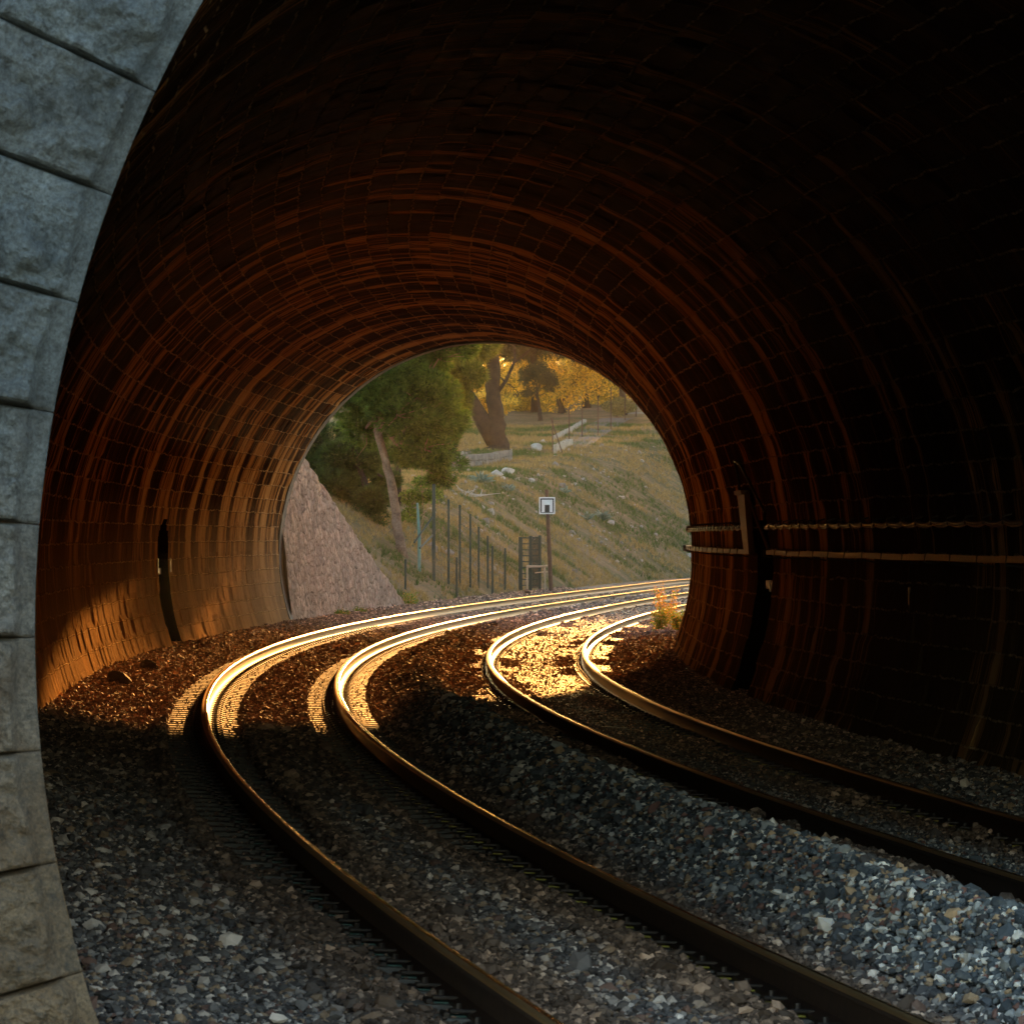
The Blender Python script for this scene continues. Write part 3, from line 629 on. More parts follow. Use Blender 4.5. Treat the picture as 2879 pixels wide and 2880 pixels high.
def tree(name, base, trunk, rads, blobs, n, label, cat='tree', group=None, kind='pine', cols=((.05, .085, .018), (.10, .13, .03)), bark='bark', br=.07, leaf=.05, hole=.465, extra=None, roots=None):
    root = empty(name, tuple(base)); tag(root, label, cat, group); tm = MB(); base = np.array(base)
    tr_ = [np.array(p, float) for p in trunk]; fine = []; fr_ = []
    for i in range(len(tr_) - 1):
        for u in np.linspace(0, 1, 5)[:-1]: fine.append(tr_[i] * (1 - u) + tr_[i + 1] * u + rng.normal(0, rads[i] * .10, 3) * (i + u > 0)); fr_.append(rads[i] * (1 - u) + rads[i + 1] * u)
    fine.append(tr_[-1]); fr_.append(rads[-1]); fr_[0] *= 1.35
    tm.tube(fine, fr_, 12, jit=.22)
    if extra:
        for e, er in extra: tm.tube(e, er, 8, jit=.2)
    tm.build('trunk', M[bark], root, smooth=True).location = -base + 0
    bm_ = MB(); branchset(bm_, roots if roots else [tr_[-1], tr_[-1] * .5 + tr_[-2] * .5], blobs, br); bm_.build('branch', M[bark], root).location = -base
    P, W, nn = blob_pts(blobs, n, hole, seed=int(abs(base[0]) * 7) % 50)
    c = np.array(cols[0])[None] * (1 - nn[:, None]) + np.array(cols[1])[None] * nn[:, None]; c = c * rng.uniform(.45, 1.6, (len(P), 1))
    if kind == 'pine': V, Fc, cc = blades(P, W + np.array([0, 0, .25]), leaf * 3.9, leaf * .55, c, 6, .55)
    else: V, Fc, cc = leaf_quads(P, leaf, c)
    mk('crown', V - base, Fc, M['needle' if kind == 'pine' else 'leaf'], parent=root, col=cc); return root

# leaning pine beside the wing wall
Yp = 152
bA = z1(Zx(592), Yp); bA[2] -= .15
tA = [bA] + [at(Zx(u), Zy(v), Yp) for u, v in ((575, 1080), (548, 930), (522, 740), (490, 600), (452, 470), (445, 400))]
def B(lst, Y, jit=4): return [tuple(at(Zx(u), Zy(v), Y + random.uniform(-jit, jit))) + (r,) for u, v, r in lst]
blA = B([(360, 330, .9), (470, 260, 1.0), (560, 380, .95), (660, 300, 1.0), (640, 440, .9), (740, 420, .8), (520, 170, .9), (640, 160, .9), (400, 470, .8), (690, 560, .75), (760, 610, .55), (600, 560, .7), (740, 690, .4), (330, 200, .9), (560, 40, 1.), (680, 20, 1.), (770, 70, .9), (480, 80, 1.), (620, -70, 1.1), (740, -70, 1.1), (500, -40, 1.), (680, -170, 1.1), (800, -10, .9)], Yp + 1, 2.2)
tree('pine_tree', bA, tA, [.17, .155, .15, .135, .12, .12, .07], blA, 60000, 'leaning pine with bare pinkish trunk standing beyond the wing wall', kind='pine', cols=((.035, .080, .014), (.12, .18, .035)),
     extra=[([tA[5], at(Zx(500), Zy(440), Yp), at(Zx(560), Zy(400), Yp)], [.06, .045, .02]), ([tA[6], at(Zx(420), Zy(370), Yp), at(Zx(380), Zy(350), Yp)], [.05, .03, .015])])
bB = z1(Zx(440), 158); tB = [bB, at(Zx(430), Zy(900), 158), at(Zx(390), Zy(700), 158), at(Zx(330), Zy(500), 158)]
blB = B([(170, 500, .9), (230, 620, 1.0), (330, 600, .9), (250, 740, .9), (390, 720, .8), (420, 860, .6), (300, 860, .7), (430, 780, .5), (180, 660, 1.), (500, 690, .4), (380, 950, .5), (300, 960, .5)], 159, 2.5)
tree('pine_tree', bB, tB, [.22, .2, .15, .08], blB, 30000, 'dark low pine filling the gap between wing wall and leaning pine', kind='pine', cols=((.028, .052, .014), (.065, .095, .025)), bark='darkbark')
bC = z1(Zx(545), 172); tC = [bC, at(Zx(548), Zy(800), 172), at(Zx(545), Zy(640), 172), at(Zx(600), Zy(400), 172), at(Zx(680), Zy(200), 172)]
blC = B([(720, 200, 1.0), (800, 150, 1.0), (845, 215, .7), (770, 330, .75), (740, 60, 1.), (860, 70, 1.), (620, 60, 1.1), (750, 500, .5)], 173, 2.5)
tree('pine_tree', bC, tC, [.13, .12, .11, .09, .05], blC, 32000, 'yellow green pine crown behind the leaning pine, reaching towards the double trunk', kind='pine', cols=((.07, .10, .015), (.17, .17, .035)), bark='darkbark')
# small shrub with bright leaves under the pines
bS = z1(Zx(650), 160); tree('shrub', bS, [bS, at(Zx(640), Zy(860), 160)], [.05, .03], B([(620, 770, .45), (690, 760, .4), (600, 850, .35), (650, 700, .3)], 160, .6), 3000, 'bright green leafy shrub behind the tall fence posts', 'shrub', kind='leaf', cols=((.06, .12, .02), (.13, .20, .04)), br=.02, leaf=.05, hole=.38)

# double trunked pine on the crest
YD = 238; bD = hit(Zx(1000), Zy(560)); YD = bD[1]; bD[2] -= .1
tD = [bD] + [at(Zx(u), Zy(v), YD) for u, v in ((1000, 500), (985, 400), (975, 300), (972, 150), (965, 20), (955, -120))]
eD = [([at(Zx(985), Zy(520), YD), at(Zx(930), Zy(420), YD), at(Zx(880), Zy(330), YD), at(Zx(830), Zy(260), YD), at(Zx(780), Zy(120), YD)], [.45, .42, .34, .28, .2]),
      ([at(Zx(985), Zy(310), YD), at(Zx(1035), Zy(240), YD), at(Zx(1075), Zy(150), YD), at(Zx(1070), Zy(60), YD)], [.12, .09, .07, .05]),
      ([at(Zx(1072), Zy(160), YD), at(Zx(1130), Zy(115), YD), at(Zx(1200), Zy(40), YD)], [.06, .045, .02]), ([at(Zx(1030), Zy(250), YD), at(Zx(1000), Zy(215), YD)], [.05, .02])]
blD = B([(800, 60, 1.6), (900, -60, 1.7), (1050, -80, 1.6), (700, -20, 1.6), (1180, -60, 1.3), (950, 60, .8)], YD, 2)
tree('pine_tree', bD, tD, [.60, .47, .40, .37, .35, .33, .28], blD, 14000, 'big old pine with two thick dark trunks joined at the foot', kind='pine', cols=((.07, .09, .015), (.16, .15, .03)), bark='darkbark', extra=eD, leaf=.07)
# small round headed tree
bE = hit(Zx(1190), Zy(425)); YE = bE[1]
tE = [bE] + [at(Zx(u), Zy(v), YE) for u, v in ((1186, 370), (1180, 330), (1172, 290))]
tree('olive_tree', bE, tE, [.13, .10, .08, .06], B([(1150, 210, .75), (1210, 220, .7), (1175, 260, .75), (1130, 250, .55), (1235, 250, .5), (1180, 180, .55), (1225, 285, .35), (1130, 300, .35)], YE, .8), 17000,
     'small round headed tree with forked trunk on the crest', kind='leaf', cols=((.035, .045, .02), (.085, .085, .035)), bark='darkbark', br=.04, leaf=.065, hole=.47)
# golden trees further back
bgts = [(1090, 300, 325, 1.9), (1290, 260, 320, 2.2), (1400, 200, 335, 2.6), (1520, 250, 340, 2.2), (1010, 200, 350, 2.4), (1200, 90, 360, 2.8), (1340, 60, 365, 3.0), (1480, 120, 360, 2.8), (900, 260, 330, 2.4), (1600, 200, 365, 2.6), (1120, 180, 372, 2.8), (780, 200, 345, 3.0), (1650, 330, 350, 1.7), (980, 330, 300, 1.2)]
names_bg = ['behind the double trunk, low and golden', 'right of the round headed tree, drooping golden crown', 'high above the path, broad amber crown', 'above the end of the path', 'between the two trunks and the bare branch', 'highest crown over the round headed tree', 'highest crown over the path', 'top right crown under the vault', 'left of the double trunk, amber', 'at the far right under the vault', 'behind the bare forked branch', 'far left behind the green pine crown', 'low crown behind the crest fence end', 'lowest golden crown just left of the thick trunks']
for i, ((u, v, Y, rr), nm) in enumerate(zip(bgts, names_bg)):
    b = z1(Zx(u), Y); s = rr; c = at(Zx(u), Zy(v), Y); c[2] = max(c[2], b[2] + 1.2)
    bl = [tuple(c + np.array([random.uniform(-1.1, 1.1) * s, random.uniform(-1, 1) * s, random.uniform(-.55, .6) * s])) + (s * random.uniform(.4, .65),) for _ in range(9)]
    tree('golden_tree', b, [b, b * .5 + c * .5 + np.array([random.uniform(-.3, .3), 0, 0]), c], [.16 + .03 * s, .12 + .02 * s, .08], bl, int(5200 * s / 2), 'backlit tree ' + nm, group='backlit trees beyond the crest', kind='leaf',
         cols=((.46, .33, .06), (.76, .56, .12)) if i % 3 else ((.22, .19, .035), (.48, .37, .07)), bark='darkbark', br=.06, leaf=.13, hole=.44)
# tall pines added above the view so their canopy shades the bank
for i, (x, Y, top) in enumerate([(-4, 316, 20.5), (1.5, 322, 21), (7, 315, 21.3), (12.5, 321, 20.2), (18, 317, 19.4), (24, 322, 20.5)]):
    b = np.array([x, Y, terr1(x, Y)]); tt = np.array([x + random.uniform(-.5, .5), Y, CZ + top - 2.2])
    bl = [(x + random.uniform(-3.4, 3.4), Y + random.uniform(-2.5, 2.5), CZ + top - random.uniform(1.0, 8.4 if x < 6 else 9.6), random.uniform(1.4, 2.2)) for _ in range(52 if x < 6 else 60)]
    tree('shade_pine', b, [b, b * .5 + tt * .5 + np.array([random.uniform(-.4, .4), 0, 0]), tt], [.22, .17, .08], bl, 22000, 'tall slender pine added above the view for shade, ' + ('first from the left', 'second from the left', 'third from the left', 'fourth from the left', 'fifth from the left', 'last on the right')[i], group='tall pines added above the view for shade', cols=((.03, .04, .01), (.07, .07, .02)), bark='darkbark', leaf=.15, hole=.26)
# far wooded slope
n = 26000; x = rng.uniform(-60, 75, n); y = rng.uniform(385, 440, n); z = terr(x, y) + rng.random(n) ** .7 * (4.5 + 5 * fbm(np.stack([x * .15, y * .1, 0 * x], -1), 3, 8)); P = np.stack([x, y, z], -1)
P = P[fbm(P * .35, 3, 2) > .42]; c = np.array([(.48, .35, .08)]) * rng.uniform(.6, 1.5, (len(P), 1)); V, Fc, cc = leaf_quads(P, .42, c)
tag(mk('distant_wood', V, Fc, M['leaf'], col=cc), 'hazy golden wood closing the view beyond the hill', 'wood', kind='stuff')

# pale bush near the end of the crest fence, weeds by the right portal foot
bF = hit(Zx(1540), Zy(410)); tree('bush', bF, [bF, bF + np.array([0, 0, .5])], [.05, .03], [(bF[0] + dx, bF[1], bF[2] + dz, r) for dx, dz, r in ((-.5, .7, .5), (.2, .9, .55), (.7, .6, .45), (0, .4, .5))], 3500,
     'pale grey green bush at the upper end of the crest fence', 'bush', kind='leaf', cols=((.12, .13, .06), (.26, .26, .13)), br=.02, leaf=.07, hole=.36)
def weed(px, Y, h, w_, label, green, zb=-.22, grp='weeds at the foot of the right wall'):
    b = np.array([(px - PX0) / F * Y, Y, zb]); root = empty('roadside_weed', tuple(b)); tag(root, label, 'weed', grp)
    m = MB(); tips = []
    for _ in range(14):
        e = np.array([random.uniform(-w_, w_), random.uniform(-w_, w_), h * random.uniform(.5, 1.0)]); m.tube([(0, 0, 0), e * .5 + np.array([0, 0, .05]), e], [.006, .005, .003], 4, caps=False); tips.append(e)
    m.build('stem', M['palewood'], root)
    T_i = np.array(tips)[rng.integers(0, 14, 1400)]; u = rng.random((1400, 1)) ** (.8 if green else .5); P = T_i * u + rng.normal(0, .035 + .05 * (1 - u), (1400, 3)); P[:, 2] = abs(P[:, 2])
    cl = np.where(rng.random((1400, 1)) < (.7 if green else .25), np.array([[.09, .19, .02]]), np.array([[.38, .24, .06]])); V, Fc, cc = leaf_quads(P, .022, cl * rng.uniform(.7, 1.3, (1400, 1))); mk('foliage', V, Fc, M['leaf'], parent=root, col=cc)
weed(1872, 111, 1.0, .34, 'tall golden flowering weed at the foot of the right wall', False); weed(1852, 109, .55, .30, 'low green leafy weed beside the rightmost rail', True); weed(1905, 108, .5, .22, 'yellow green weed tight against the right portal', True)

weed(960, 115, .16, .28, 'low green weed at the foot of the wing wall', True, -.05, 'weeds along the wing wall'); weed(1150, 131, .5, .25, 'green weed at the pointed end of the wing wall', True, -.1, 'weeds along the wing wall'); weed(1010, 119, .12, .2, 'small tuft halfway along the foot of the wing wall', True, -.05, 'weeds along the wing wall')

# grass over the bank
n = 120000; x = rng.uniform(-14, 14, n); y = rng.uniform(128, 300, n); O, T = to_track(x, y); k = (O < -2.1) & (abs(x / y * F) < 700); x, y = x[k], y[k]
gz = terr(x, y); g1 = fbm(np.stack([x * .35, y * .22, 0 * x], -1), 4, 61); k = fbm(np.stack([x * 1.3, y * 1.0, 0 * x], -1), 3, 62) > .42; x, y, gz, g1 = x[k], y[k], gz[k], g1[k]
gr = np.array([(.065, .10, .022)]); dr = np.array([(.29, .215, .10)]); f = sstep(g1, .41, .54)[:, None]; c = (gr * (1 - f) + dr * f) * rng.uniform(.7, 1.3, (len(x), 1))
V, Fc, cc = blades(np.stack([x, y, gz - .02], -1), np.tile([0, 0, 1.], (len(x), 1)), .24, .020, c, 5, .35)
tag(mk('bank_grass', V, Fc, M['grass'], col=cc), 'dry and green grass tufts over the sloping bank', 'grass', kind='stuff')
# stones strewn on the slope (too many to count)
n = 1500; x = rng.uniform(-4, 12, n); y = rng.uniform(160, 270, n); O, T = to_track(x, y); k = (O < -3) & (fbm(np.stack([x * .4, y * .3, 0 * x], -1), 3, 19) > .5); x, y = x[k], y[k]; n = len(x)
Tm, Fk = rocks(20, 20); R = rotm(n); V = np.einsum('nij,nkj->nki', R, Tm[rng.integers(0, 20, n)] * (.07 * np.exp(rng.normal(0, .5, n)))[:, None, None]) + np.stack([x, y, terr(x, y)], -1)[:, None]
tag(mk('scattered_stones', V.reshape(-1, 3), (Fk[None] + (np.arange(n) * 12)[:, None, None]).reshape(-1, 3), M['stone'], col=np.repeat(np.array([(.36, .32, .28)]) * rng.uniform(.6, 1.3, (n, 1)), 12, 0)), 'pale stones strewn over the bank', 'stones', kind='stuff')

# ------------------------------------------------------------------ things on the bank
def rockobj(name, pos, size, mat, label, cat='rock', group=None, sq=(1, .8, .7)):
    import bmesh; bm = bmesh.new(); bmesh.ops.create_icosphere(bm, subdivisions=3, radius=1); V = np.array([v.co[:] for v in bm.verts]); Fc = [[v.index for v in f.verts] for f in bm.faces]; bm.free()
    sd_ = random.random() * 50; d = fbm(V * 1.3 + sd_, 4, 3); fac = np.round(fbm(V * 1.1 + sd_ + 9, 1, 4) * 5) / 5; V = V * (.8 + .35 * d)[:, None]
    for _ in range(16):
        nr_ = rng.normal(size=3); nr_ /= np.linalg.norm(nr_); c_ = rng.uniform(.55, .85); dd_ = V @ nr_; V = V - np.outer(np.maximum(dd_ - c_, 0), nr_)
    V = V * np.array(sq) * size
    o = mk(name, V, Fc, mat, loc=tuple(np.array(pos) + np.array([0, 0, size * sq[2] * .45]))); return tag(o, label, cat, group)
for (u, v, s, lb) in [(990, 670, .42, 'largest cream boulder, left of the white ones below the low wall'), (1045, 662, .45, 'broad white boulder right of the cream one below the low wall'), (1020, 688, .2, 'small white rock tucked under the two boulders'),
        (1150, 697, .26, 'flat white rock alone to the right of the boulders'), (1285, 720, .34, 'grey boulder above the track sign'), (1172, 552, .48, 'bright white rock on the crest beside the path kerb'), (1648, 602, .2, 'lone white stone high on the right of the bank'), (1345, 708, .15, 'small pale stone up right of the sign'), (1508, 886, .28, 'flat pale rock right of the succulents')]:
    p = hit(Zx(u), Zy(v + 8)); rockobj('boulder', p, s * .82, M['boulder'] if s != .34 else M['lowwall'], lb, 'boulder')
def agave(u, v, s, lb):
    p = hit(Zx(u), Zy(v)); root = MB()
    for i in range(26):
        a = random.uniform(0, 2 * pi); e = random.uniform(.25, 1.25); d = np.array([cos(a) * cos(e), sin(a) * cos(e), sin(e)]); L = s * random.uniform(.7, 1.1)
        root.tube([p, p + d * L * .5, p + d * L + np.array([0, 0, -.12 * L])], [.02 * s / .5, .05 * s / .5, .004], 5)
    tag(root.build('agave', M['agave'], loc=tuple(p)), lb, 'succulent', 'spiky succulents on the bank')
agave(1400, 880, .55, 'spiky grey green succulent, left one of the pair right of the sign'); agave(1470, 878, .62, 'spiky grey green succulent, right one of the pair right of the sign'); agave(920, 705, .7, 'broad grey green succulent clump left of the cream boulder'); agave(1045, 745, .45, 'small succulent below the white boulder'); agave(1300, 755, .45, 'dusty succulent above the sign, right side')
def brush(u, v, lb):
    p = hit(Zx(u), Zy(v)); m = MB()
    for i in range(16):
        a = random.uniform(-.5, 3.6); L = random.uniform(.4, 1.1); q = p + np.array([random.uniform(-.5, .5), random.uniform(-.3, .3), .03]); e = q + np.array([cos(a) * L, random.uniform(-.3, .3), abs(sin(a)) * L * .5 + .05]); m.tube([q, (q + e) / 2 + rng.normal(0, .05, 3), e], [.025, .018, .008], 5)
    tag(m.build('brushwood', M['dead'], loc=tuple(p)), lb, 'dead branches')
brush(870, 770, 'heap of bleached dead branches on the bank behind the fence')
# low wall below the big pine, kerb and tarmac path on the crest
def strip_wall(name, pts, w_, h, mat, lb, cat, seg=.5, courses=2):
    m = MB(); 
    for a, b in zip(pts[:-1], pts[1:]):
        a, b = np.array(a), np.array(b); L = np.linalg.norm((b - a)[:2]); n = max(1, int(L / seg)); yaw = math.atan2(b[1] - a[1], b[0] - a[0])
        for i in range(n):
            for c in range(courses):
                q = a + (b - a) * ((i + .5) / n); q = q + np.array([0, 0, h / courses * (c + .5) - .08]); m.box(q + rng.normal(0, .015, 3), (L / n * .98, w_ * random.uniform(.9, 1.1), h / courses * random.uniform(.9, 1.0)), rz(yaw + random.uniform(-.04, .04)), bev=.03)
    return tag(m.build(name, mat, loc=tuple(pts[0])), lb, cat)
strip_wall('low_wall', [hit(Zx(795), Zy(640)), hit(Zx(880), Zy(632)), hit(Zx(960), Zy(622)), hit(Zx(1050), Zy(606))], .35, .62, M['lowwall'], 'low dry stone wall at the foot of the big pine', 'wall')
strip_wall('path_kerb', [hit(Zx(1255), Zy(575)), hit(Zx(1325), Zy(540))], .25, .5, M['kerb'], 'short pale kerb wall at the lower end of the path', 'kerb', .6, 1)
kp = [hit(Zx(1252), Zy(515)), hit(Zx(1320), Zy(480)), hit(Zx(1392), Zy(437))]
strip_wall('path_kerb', kp, .22, .35, M['kerb'], 'long pale kerb climbing beside the path on the crest', 'kerb', .8, 1)
pa = [hit(Zx(u), Zy(v)) for u, v in ((1270, 545), (1340, 500), (1410, 455), (1480, 420), (1640, 388))]; V = []
for p in pa:
    for dx in (-.3, .3, .9, 1.6): x_, y_ = p[0] + dx, p[1] + .4 * dx; V.append((x_, y_, terr1(x_, y_) + .05))
tag(mk('path', np.array(V), grid_faces(len(pa), 4), M['path'], smooth=True), kind='structure')

# crest fence: thin dark posts with wires
cf = [(1245, 410, 580), (1320, 365, 535), (1378, 345, 505), (1450, 310, 495), (1508, 275, 465), (1572, 290, 430), (1622, 300, 405)]
cfr = empty('wire_fence', tuple(hit(Zx(1245), Zy(580)))); tag(cfr, 'thin rusty post and wire fence climbing along the crest', 'fence'); c0 = np.array(cfr.location); tops = []
for u, vt, vb in cf:
    p = hit(Zx(u), Zy(vb)); tp = at(Zx(u), Zy(vt), p[1]); p[2] -= .2; m = MB(); m.tube([p - c0, tp - c0], .035, 6); m.build('post', M['wood'], cfr); tops.append((p, tp))
m = MB(); m.tube([tops[0][1] + np.array([-.1, 0, 0]) - c0, hit(Zx(1290), Zy(575)) - c0], .03, 6); m.build('brace', M['wood'], cfr)
m = MB()
for (p, tp), (p2, tp2) in zip(tops[:-1], tops[1:]):
    for f in (.15, .35, .55, .75, .95): m.tube([p * (1 - f) + tp * f - c0, p2 * (1 - f) + tp2 * f - c0], .004, 3, caps=False)
m.build('wire', M['wire'], cfr)

# green steel fence coming down the bank to the gate
gp = [(708, 710, 1025, 150, .075), (775, 780, 1060, 152, .05), (826, 805, 1090, 154, .05), (873, 845, 1140, 156, .05), (911, 903, 1212, 158, .05), (952, 945, 1215, 160, .05), (1030, 1000, 1215, 164, .05)]
gf = empty('wire_mesh_fence', tuple(z1(Zx(708), 150))); tag(gf, 'tall green post fence with wire mesh stepping down the bank', 'fence'); c0 = np.array(gf.location); tops = []
for u, vt, vb, Y, r_ in gp:
    g_ = z1(Zx(u), Y); tp = at(Zx(u), Zy(vt), Y); bt = at(Zx(u), Zy(vb), Y); bt[2] = min(bt[2], g_[2]) - .15; m = MB(); m.box((tp + bt) / 2 - c0, (r_ * 1.4, r_ * 1.4, tp[2] - bt[2]), bev=.01); m.build('post', M['gpost'], gf); tops.append((bt, tp))
m = MB()
for (p, tp), (p2, tp2) in zip(tops[:-1], tops[1:]):
    for f in np.linspace(.1, .98, 14): m.tube([p * (1 - f) + tp * f - c0, p2 * (1 - f) + tp2 * f - c0], .0025, 3, caps=False)
    for g_ in np.linspace(.1, .9, 5): m.tube([p * (1 - g_) + p2 * g_ - c0, tp * (1 - g_) + tp2 * g_ - c0], .0025, 3, caps=False)
m.build('wire_mesh', M['wire'], gf)
m = MB(); a1 = at(Zx(705), Zy(855), 150); a2 = at(Zx(620), Zy(975), 149); a3 = at(Zx(705), Zy(940), 150); a4 = at(Zx(645), Zy(1000), 149); m.tube([a1 - c0, a2 - c0], .03, 6); m.tube([a3 - c0, a4 - c0], .03, 6); m.build('brace', M['gpost'], gf)
# low front fence beside the rail
lf = [(580, 1050, 1225, 141), (812, 1042, 1235, 149), (973, 990, 1218, 157)]
l0 = z1(Zx(580), 141); lfo = empty('wire_fence', tuple(l0)); tag(lfo, 'low fence of thin green posts close behind the leftmost rail', 'fence'); tops = []
for u, vt, vb, Y in lf:
    g_ = z1(Zx(u), Y); tp = at(Zx(u), Zy(vt), Y); bt = at(Zx(u), Zy(vb), Y); bt[2] = min(bt[2], g_[2]) - .2; m = MB(); m.box((tp + bt) / 2 - l0, (.07, .07, tp[2] - bt[2]), bev=.01); m.build('post', M['gpost'], lfo); tops.append((bt, tp))
m = MB()
for (p, tp), (p2, tp2) in zip(tops[:-1], tops[1:]):
    for f in np.linspace(.3, .95, 6): m.tube([p * (1 - f) + tp * f - l0, p2 * (1 - f) + tp2 * f - l0], .003, 3, caps=False)
m.build('wire', M['wire'], lfo)
# gate: two green posts, a framed slatted leaf and a pale wooden rail
YG = 167; g0 = at(Zx(1102), Zy(1185), YG); gt = empty('steel_gate', tuple(g0)); tag(gt, 'dark green slatted steel gate left of the track sign', 'gate'); L_ = lambda u, v, dy=0: at(Zx(u), Zy(v), YG + dy) - g0
for u, vt, wd in ((1100, 950, .13), (1145, 945, .11)):
    m = MB(); p, q = L_(u, 1190), L_(u, vt); m.box((p + q) / 2, (wd, wd, q[2] - p[2]), bev=.012); m.build('gate_post', M['gpost'], gt)
m = MB(); p, q = L_(1187, 1185), L_(1187, 942); m.box((p + q) / 2, (.10, .06, q[2] - p[2]), bev=.012); m.build('gate_frame', M['gpost'], gt)
m = MB()
for v in np.linspace(955, 1170, 9): p, q = L_(1102, v, .3), L_(1190, v - 2, .3); m.box((p + q) / 2, (q[0] - p[0], .02, .035))
for u in np.linspace(1150, 1185, 8): p, q = L_(u, 1180, .2), L_(u, 948, .2); m.box((p + q) / 2, (.030, .012, q[2] - p[2]))
m.build('slat_panel', M['gpost'], gt)
wr = MB(); p, q = at(Zx(1128), Zy(1084), YG - .8), at(Zx(1242), Zy(1078), YG - .8); wr.tube([p, (p + q) / 2 + np.array([0, 0, -.02]), q], [.045, .04, .035], 7, jit=.2)
for u in (1130, 1210): p, q = at(Zx(u), Zy(1180), YG - .8), at(Zx(u), Zy(1078), YG - .8); wr.tube([p - np.array([0, 0, .2]), q], .035, 6, jit=.2)
p, q = at(Zx(1165), Zy(1112), YG - .8), at(Zx(1240), Zy(1105), YG - .8); wr.tube([p, q], .02, 5)
tag(wr.build('wooden_rail', M['palewood'], loc=tuple(at(Zx(1130), Zy(1180), YG - .8))), 'pale split wooden rail on short posts in front of the gate', 'wooden rail')
# the tunnel sign
YS = 166; s0 = at(Zx(1238), Zy(1180), YS); sg = empty('track_sign', tuple(s0)); tag(sg, 'square white sign with black tunnel symbol on a rusty post', 'sign'); p, q = np.zeros(3), at(Zx(1218), Zy(735), YS) - s0
p[2] -= .15; m = MB(); m.tube([p, q], [.075, .06], 8); m.build('post', M['wood'], sg)
cx_ = at(Zx(1220), Zy(808), YS) - s0; W_ = 44.5 / F * YS; H_ = 47.5 / F * YS; fy = cx_[1] - .10
m = MB(); m.box((cx_[0], fy, cx_[2]), (W_, .012, H_), bev=.003); bd = m.build('sign_board', M['white'], sg)
m = MB(); fw = .045; iw, ih = W_ * .86, H_ * .86
m.box((cx_[0], fy - .009, cx_[2] + ih / 2 - fw / 2), (iw, .006, fw)); m.box((cx_[0], fy - .009, cx_[2] - ih / 2 + fw / 4), (iw, .006, fw / 2))
for s_ in (-1, 1): m.box((cx_[0] + s_ * (iw / 2 - fw / 2), fy - .009, cx_[2] - fw * .12), (fw, .006, ih - fw * 1.6))
m.box((cx_[0], fy - .009, cx_[2] - ih * .20), (iw * .36, .006, ih * .50)); m.build('sign_symbol', M['black'], sg)
# pale green pole among the pines
p, q = z1(Zx(642), 150), at(Zx(634), Zy(795), 150); m = MB(); m.tube([p - np.array([0, 0, .2]), (p + q) / 2 + np.array([.03, 0, 0]), q], [.05, .05, .035], 7)
tag(m.build('tree_guard', simple('pale_green_plastic', (.10, .22, .18), (.16, .30, .25), 5, .6), loc=tuple(p)), 'pale green tree guard tube beside the tall left fence post', 'tree guard')

# ------------------------------------------------------------------ things inside the tunnel
def wallp(t, z, side, inset=0.0):             # a point on the tunnel wall
    s = (z - ZC) / RT; c = math.sqrt(max(1 - s * s, 0)); o = OC + side * (RT * c - inset); x, y, a = path(t, o); return np.array([float(x), float(y), z])
zc1 = CZ - .20
ts = np.arange(T0 + .5, TR_ - 1.9, .25)
pts_n = [(t, zc1 - .004 * sin(t * 1.3)) for t in ts]
tf = TR_ + 1.9; detour = [(TR_ - 1.75, zc1), (tf - 1.3, CZ + .57), (tf, CZ + .57), (tf + .01, zc1)]
ts2 = np.arange(tf + .3, T1 - .2, .25)
allp = pts_n + detour + [(t, zc1 - .004 * sin(t * 1.3)) for t in ts2]
duct = empty('cable_trough', tuple(wallp(T0 + .5, zc1, 1, .06))); c0 = np.array(duct.location); tag(duct, 'pale cable trough along the right wall, climbing over the refuge', 'cable trough')
def boxpath(pts, wd, h, inset, mat, name, parent, c0):
    V = []; 
    for i, (t, z) in enumerate(pts):
        a = wallp(t, z + h / 2, 1, inset); b = wallp(t, z + h / 2, 1, inset + wd); c = wallp(t, z - h / 2, 1, inset + wd); d = wallp(t, z - h / 2, 1, inset); V += [a - c0, b - c0, c - c0, d - c0]
    Fc = [(i * 4 + j, i * 4 + (j + 1) % 4, i * 4 + 4 + (j + 1) % 4, i * 4 + 4 + j) for i in range(len(pts) - 1) for j in range(4)] + [(3, 2, 1, 0), tuple(len(V) - 4 + j for j in range(4))]
    return mk(name, np.array(V), Fc, mat, parent=parent)
boxpath(pts_n + [detour[0]], .10, .06, .02, M['duct'], 'trough', duct, c0); boxpath([(t, z) for t, z in ([detour[3]] + [(t, zc1) for t in ts2])], .10, .06, .02, M['duct'], 'trough', duct, c0)
m = MB()
V = []
for (t, z, wd) in ((detour[0][0], zc1, .05), (detour[1][0], detour[1][1], .05)): pass
a, b = wallp(detour[0][0], zc1 + .04, 1, .09), wallp(detour[1][0], detour[1][1], 1, .09); m.tube([a - c0, b - c0], .022, 6); m.build('sloping_conduit', M['duct'], duct)
m = MB(); tq = (detour[1][0], tf); q = [wallp(tq[0], CZ + .60, 1, .04), wallp(tq[1], CZ + .60, 1, .04), wallp(tq[1], zc1 - .03, 1, .04), wallp(tq[1] - .9, zc1 - .03, 1, .04)]; q2 = [wallp(tq[0], CZ + .60, 1, .12), wallp(tq[1], CZ + .60, 1, .12), wallp(tq[1], zc1 - .03, 1, .12), wallp(tq[1] - .9, zc1 - .03, 1, .12)]
V = np.array(q + q2) - c0; m.add(V, [(4, 5, 6, 7), (3, 2, 1, 0), (0, 1, 5, 4), (1, 2, 6, 5), (2, 3, 7, 6), (3, 0, 4, 7)]); m.build('riser_board', M['duct'], duct)
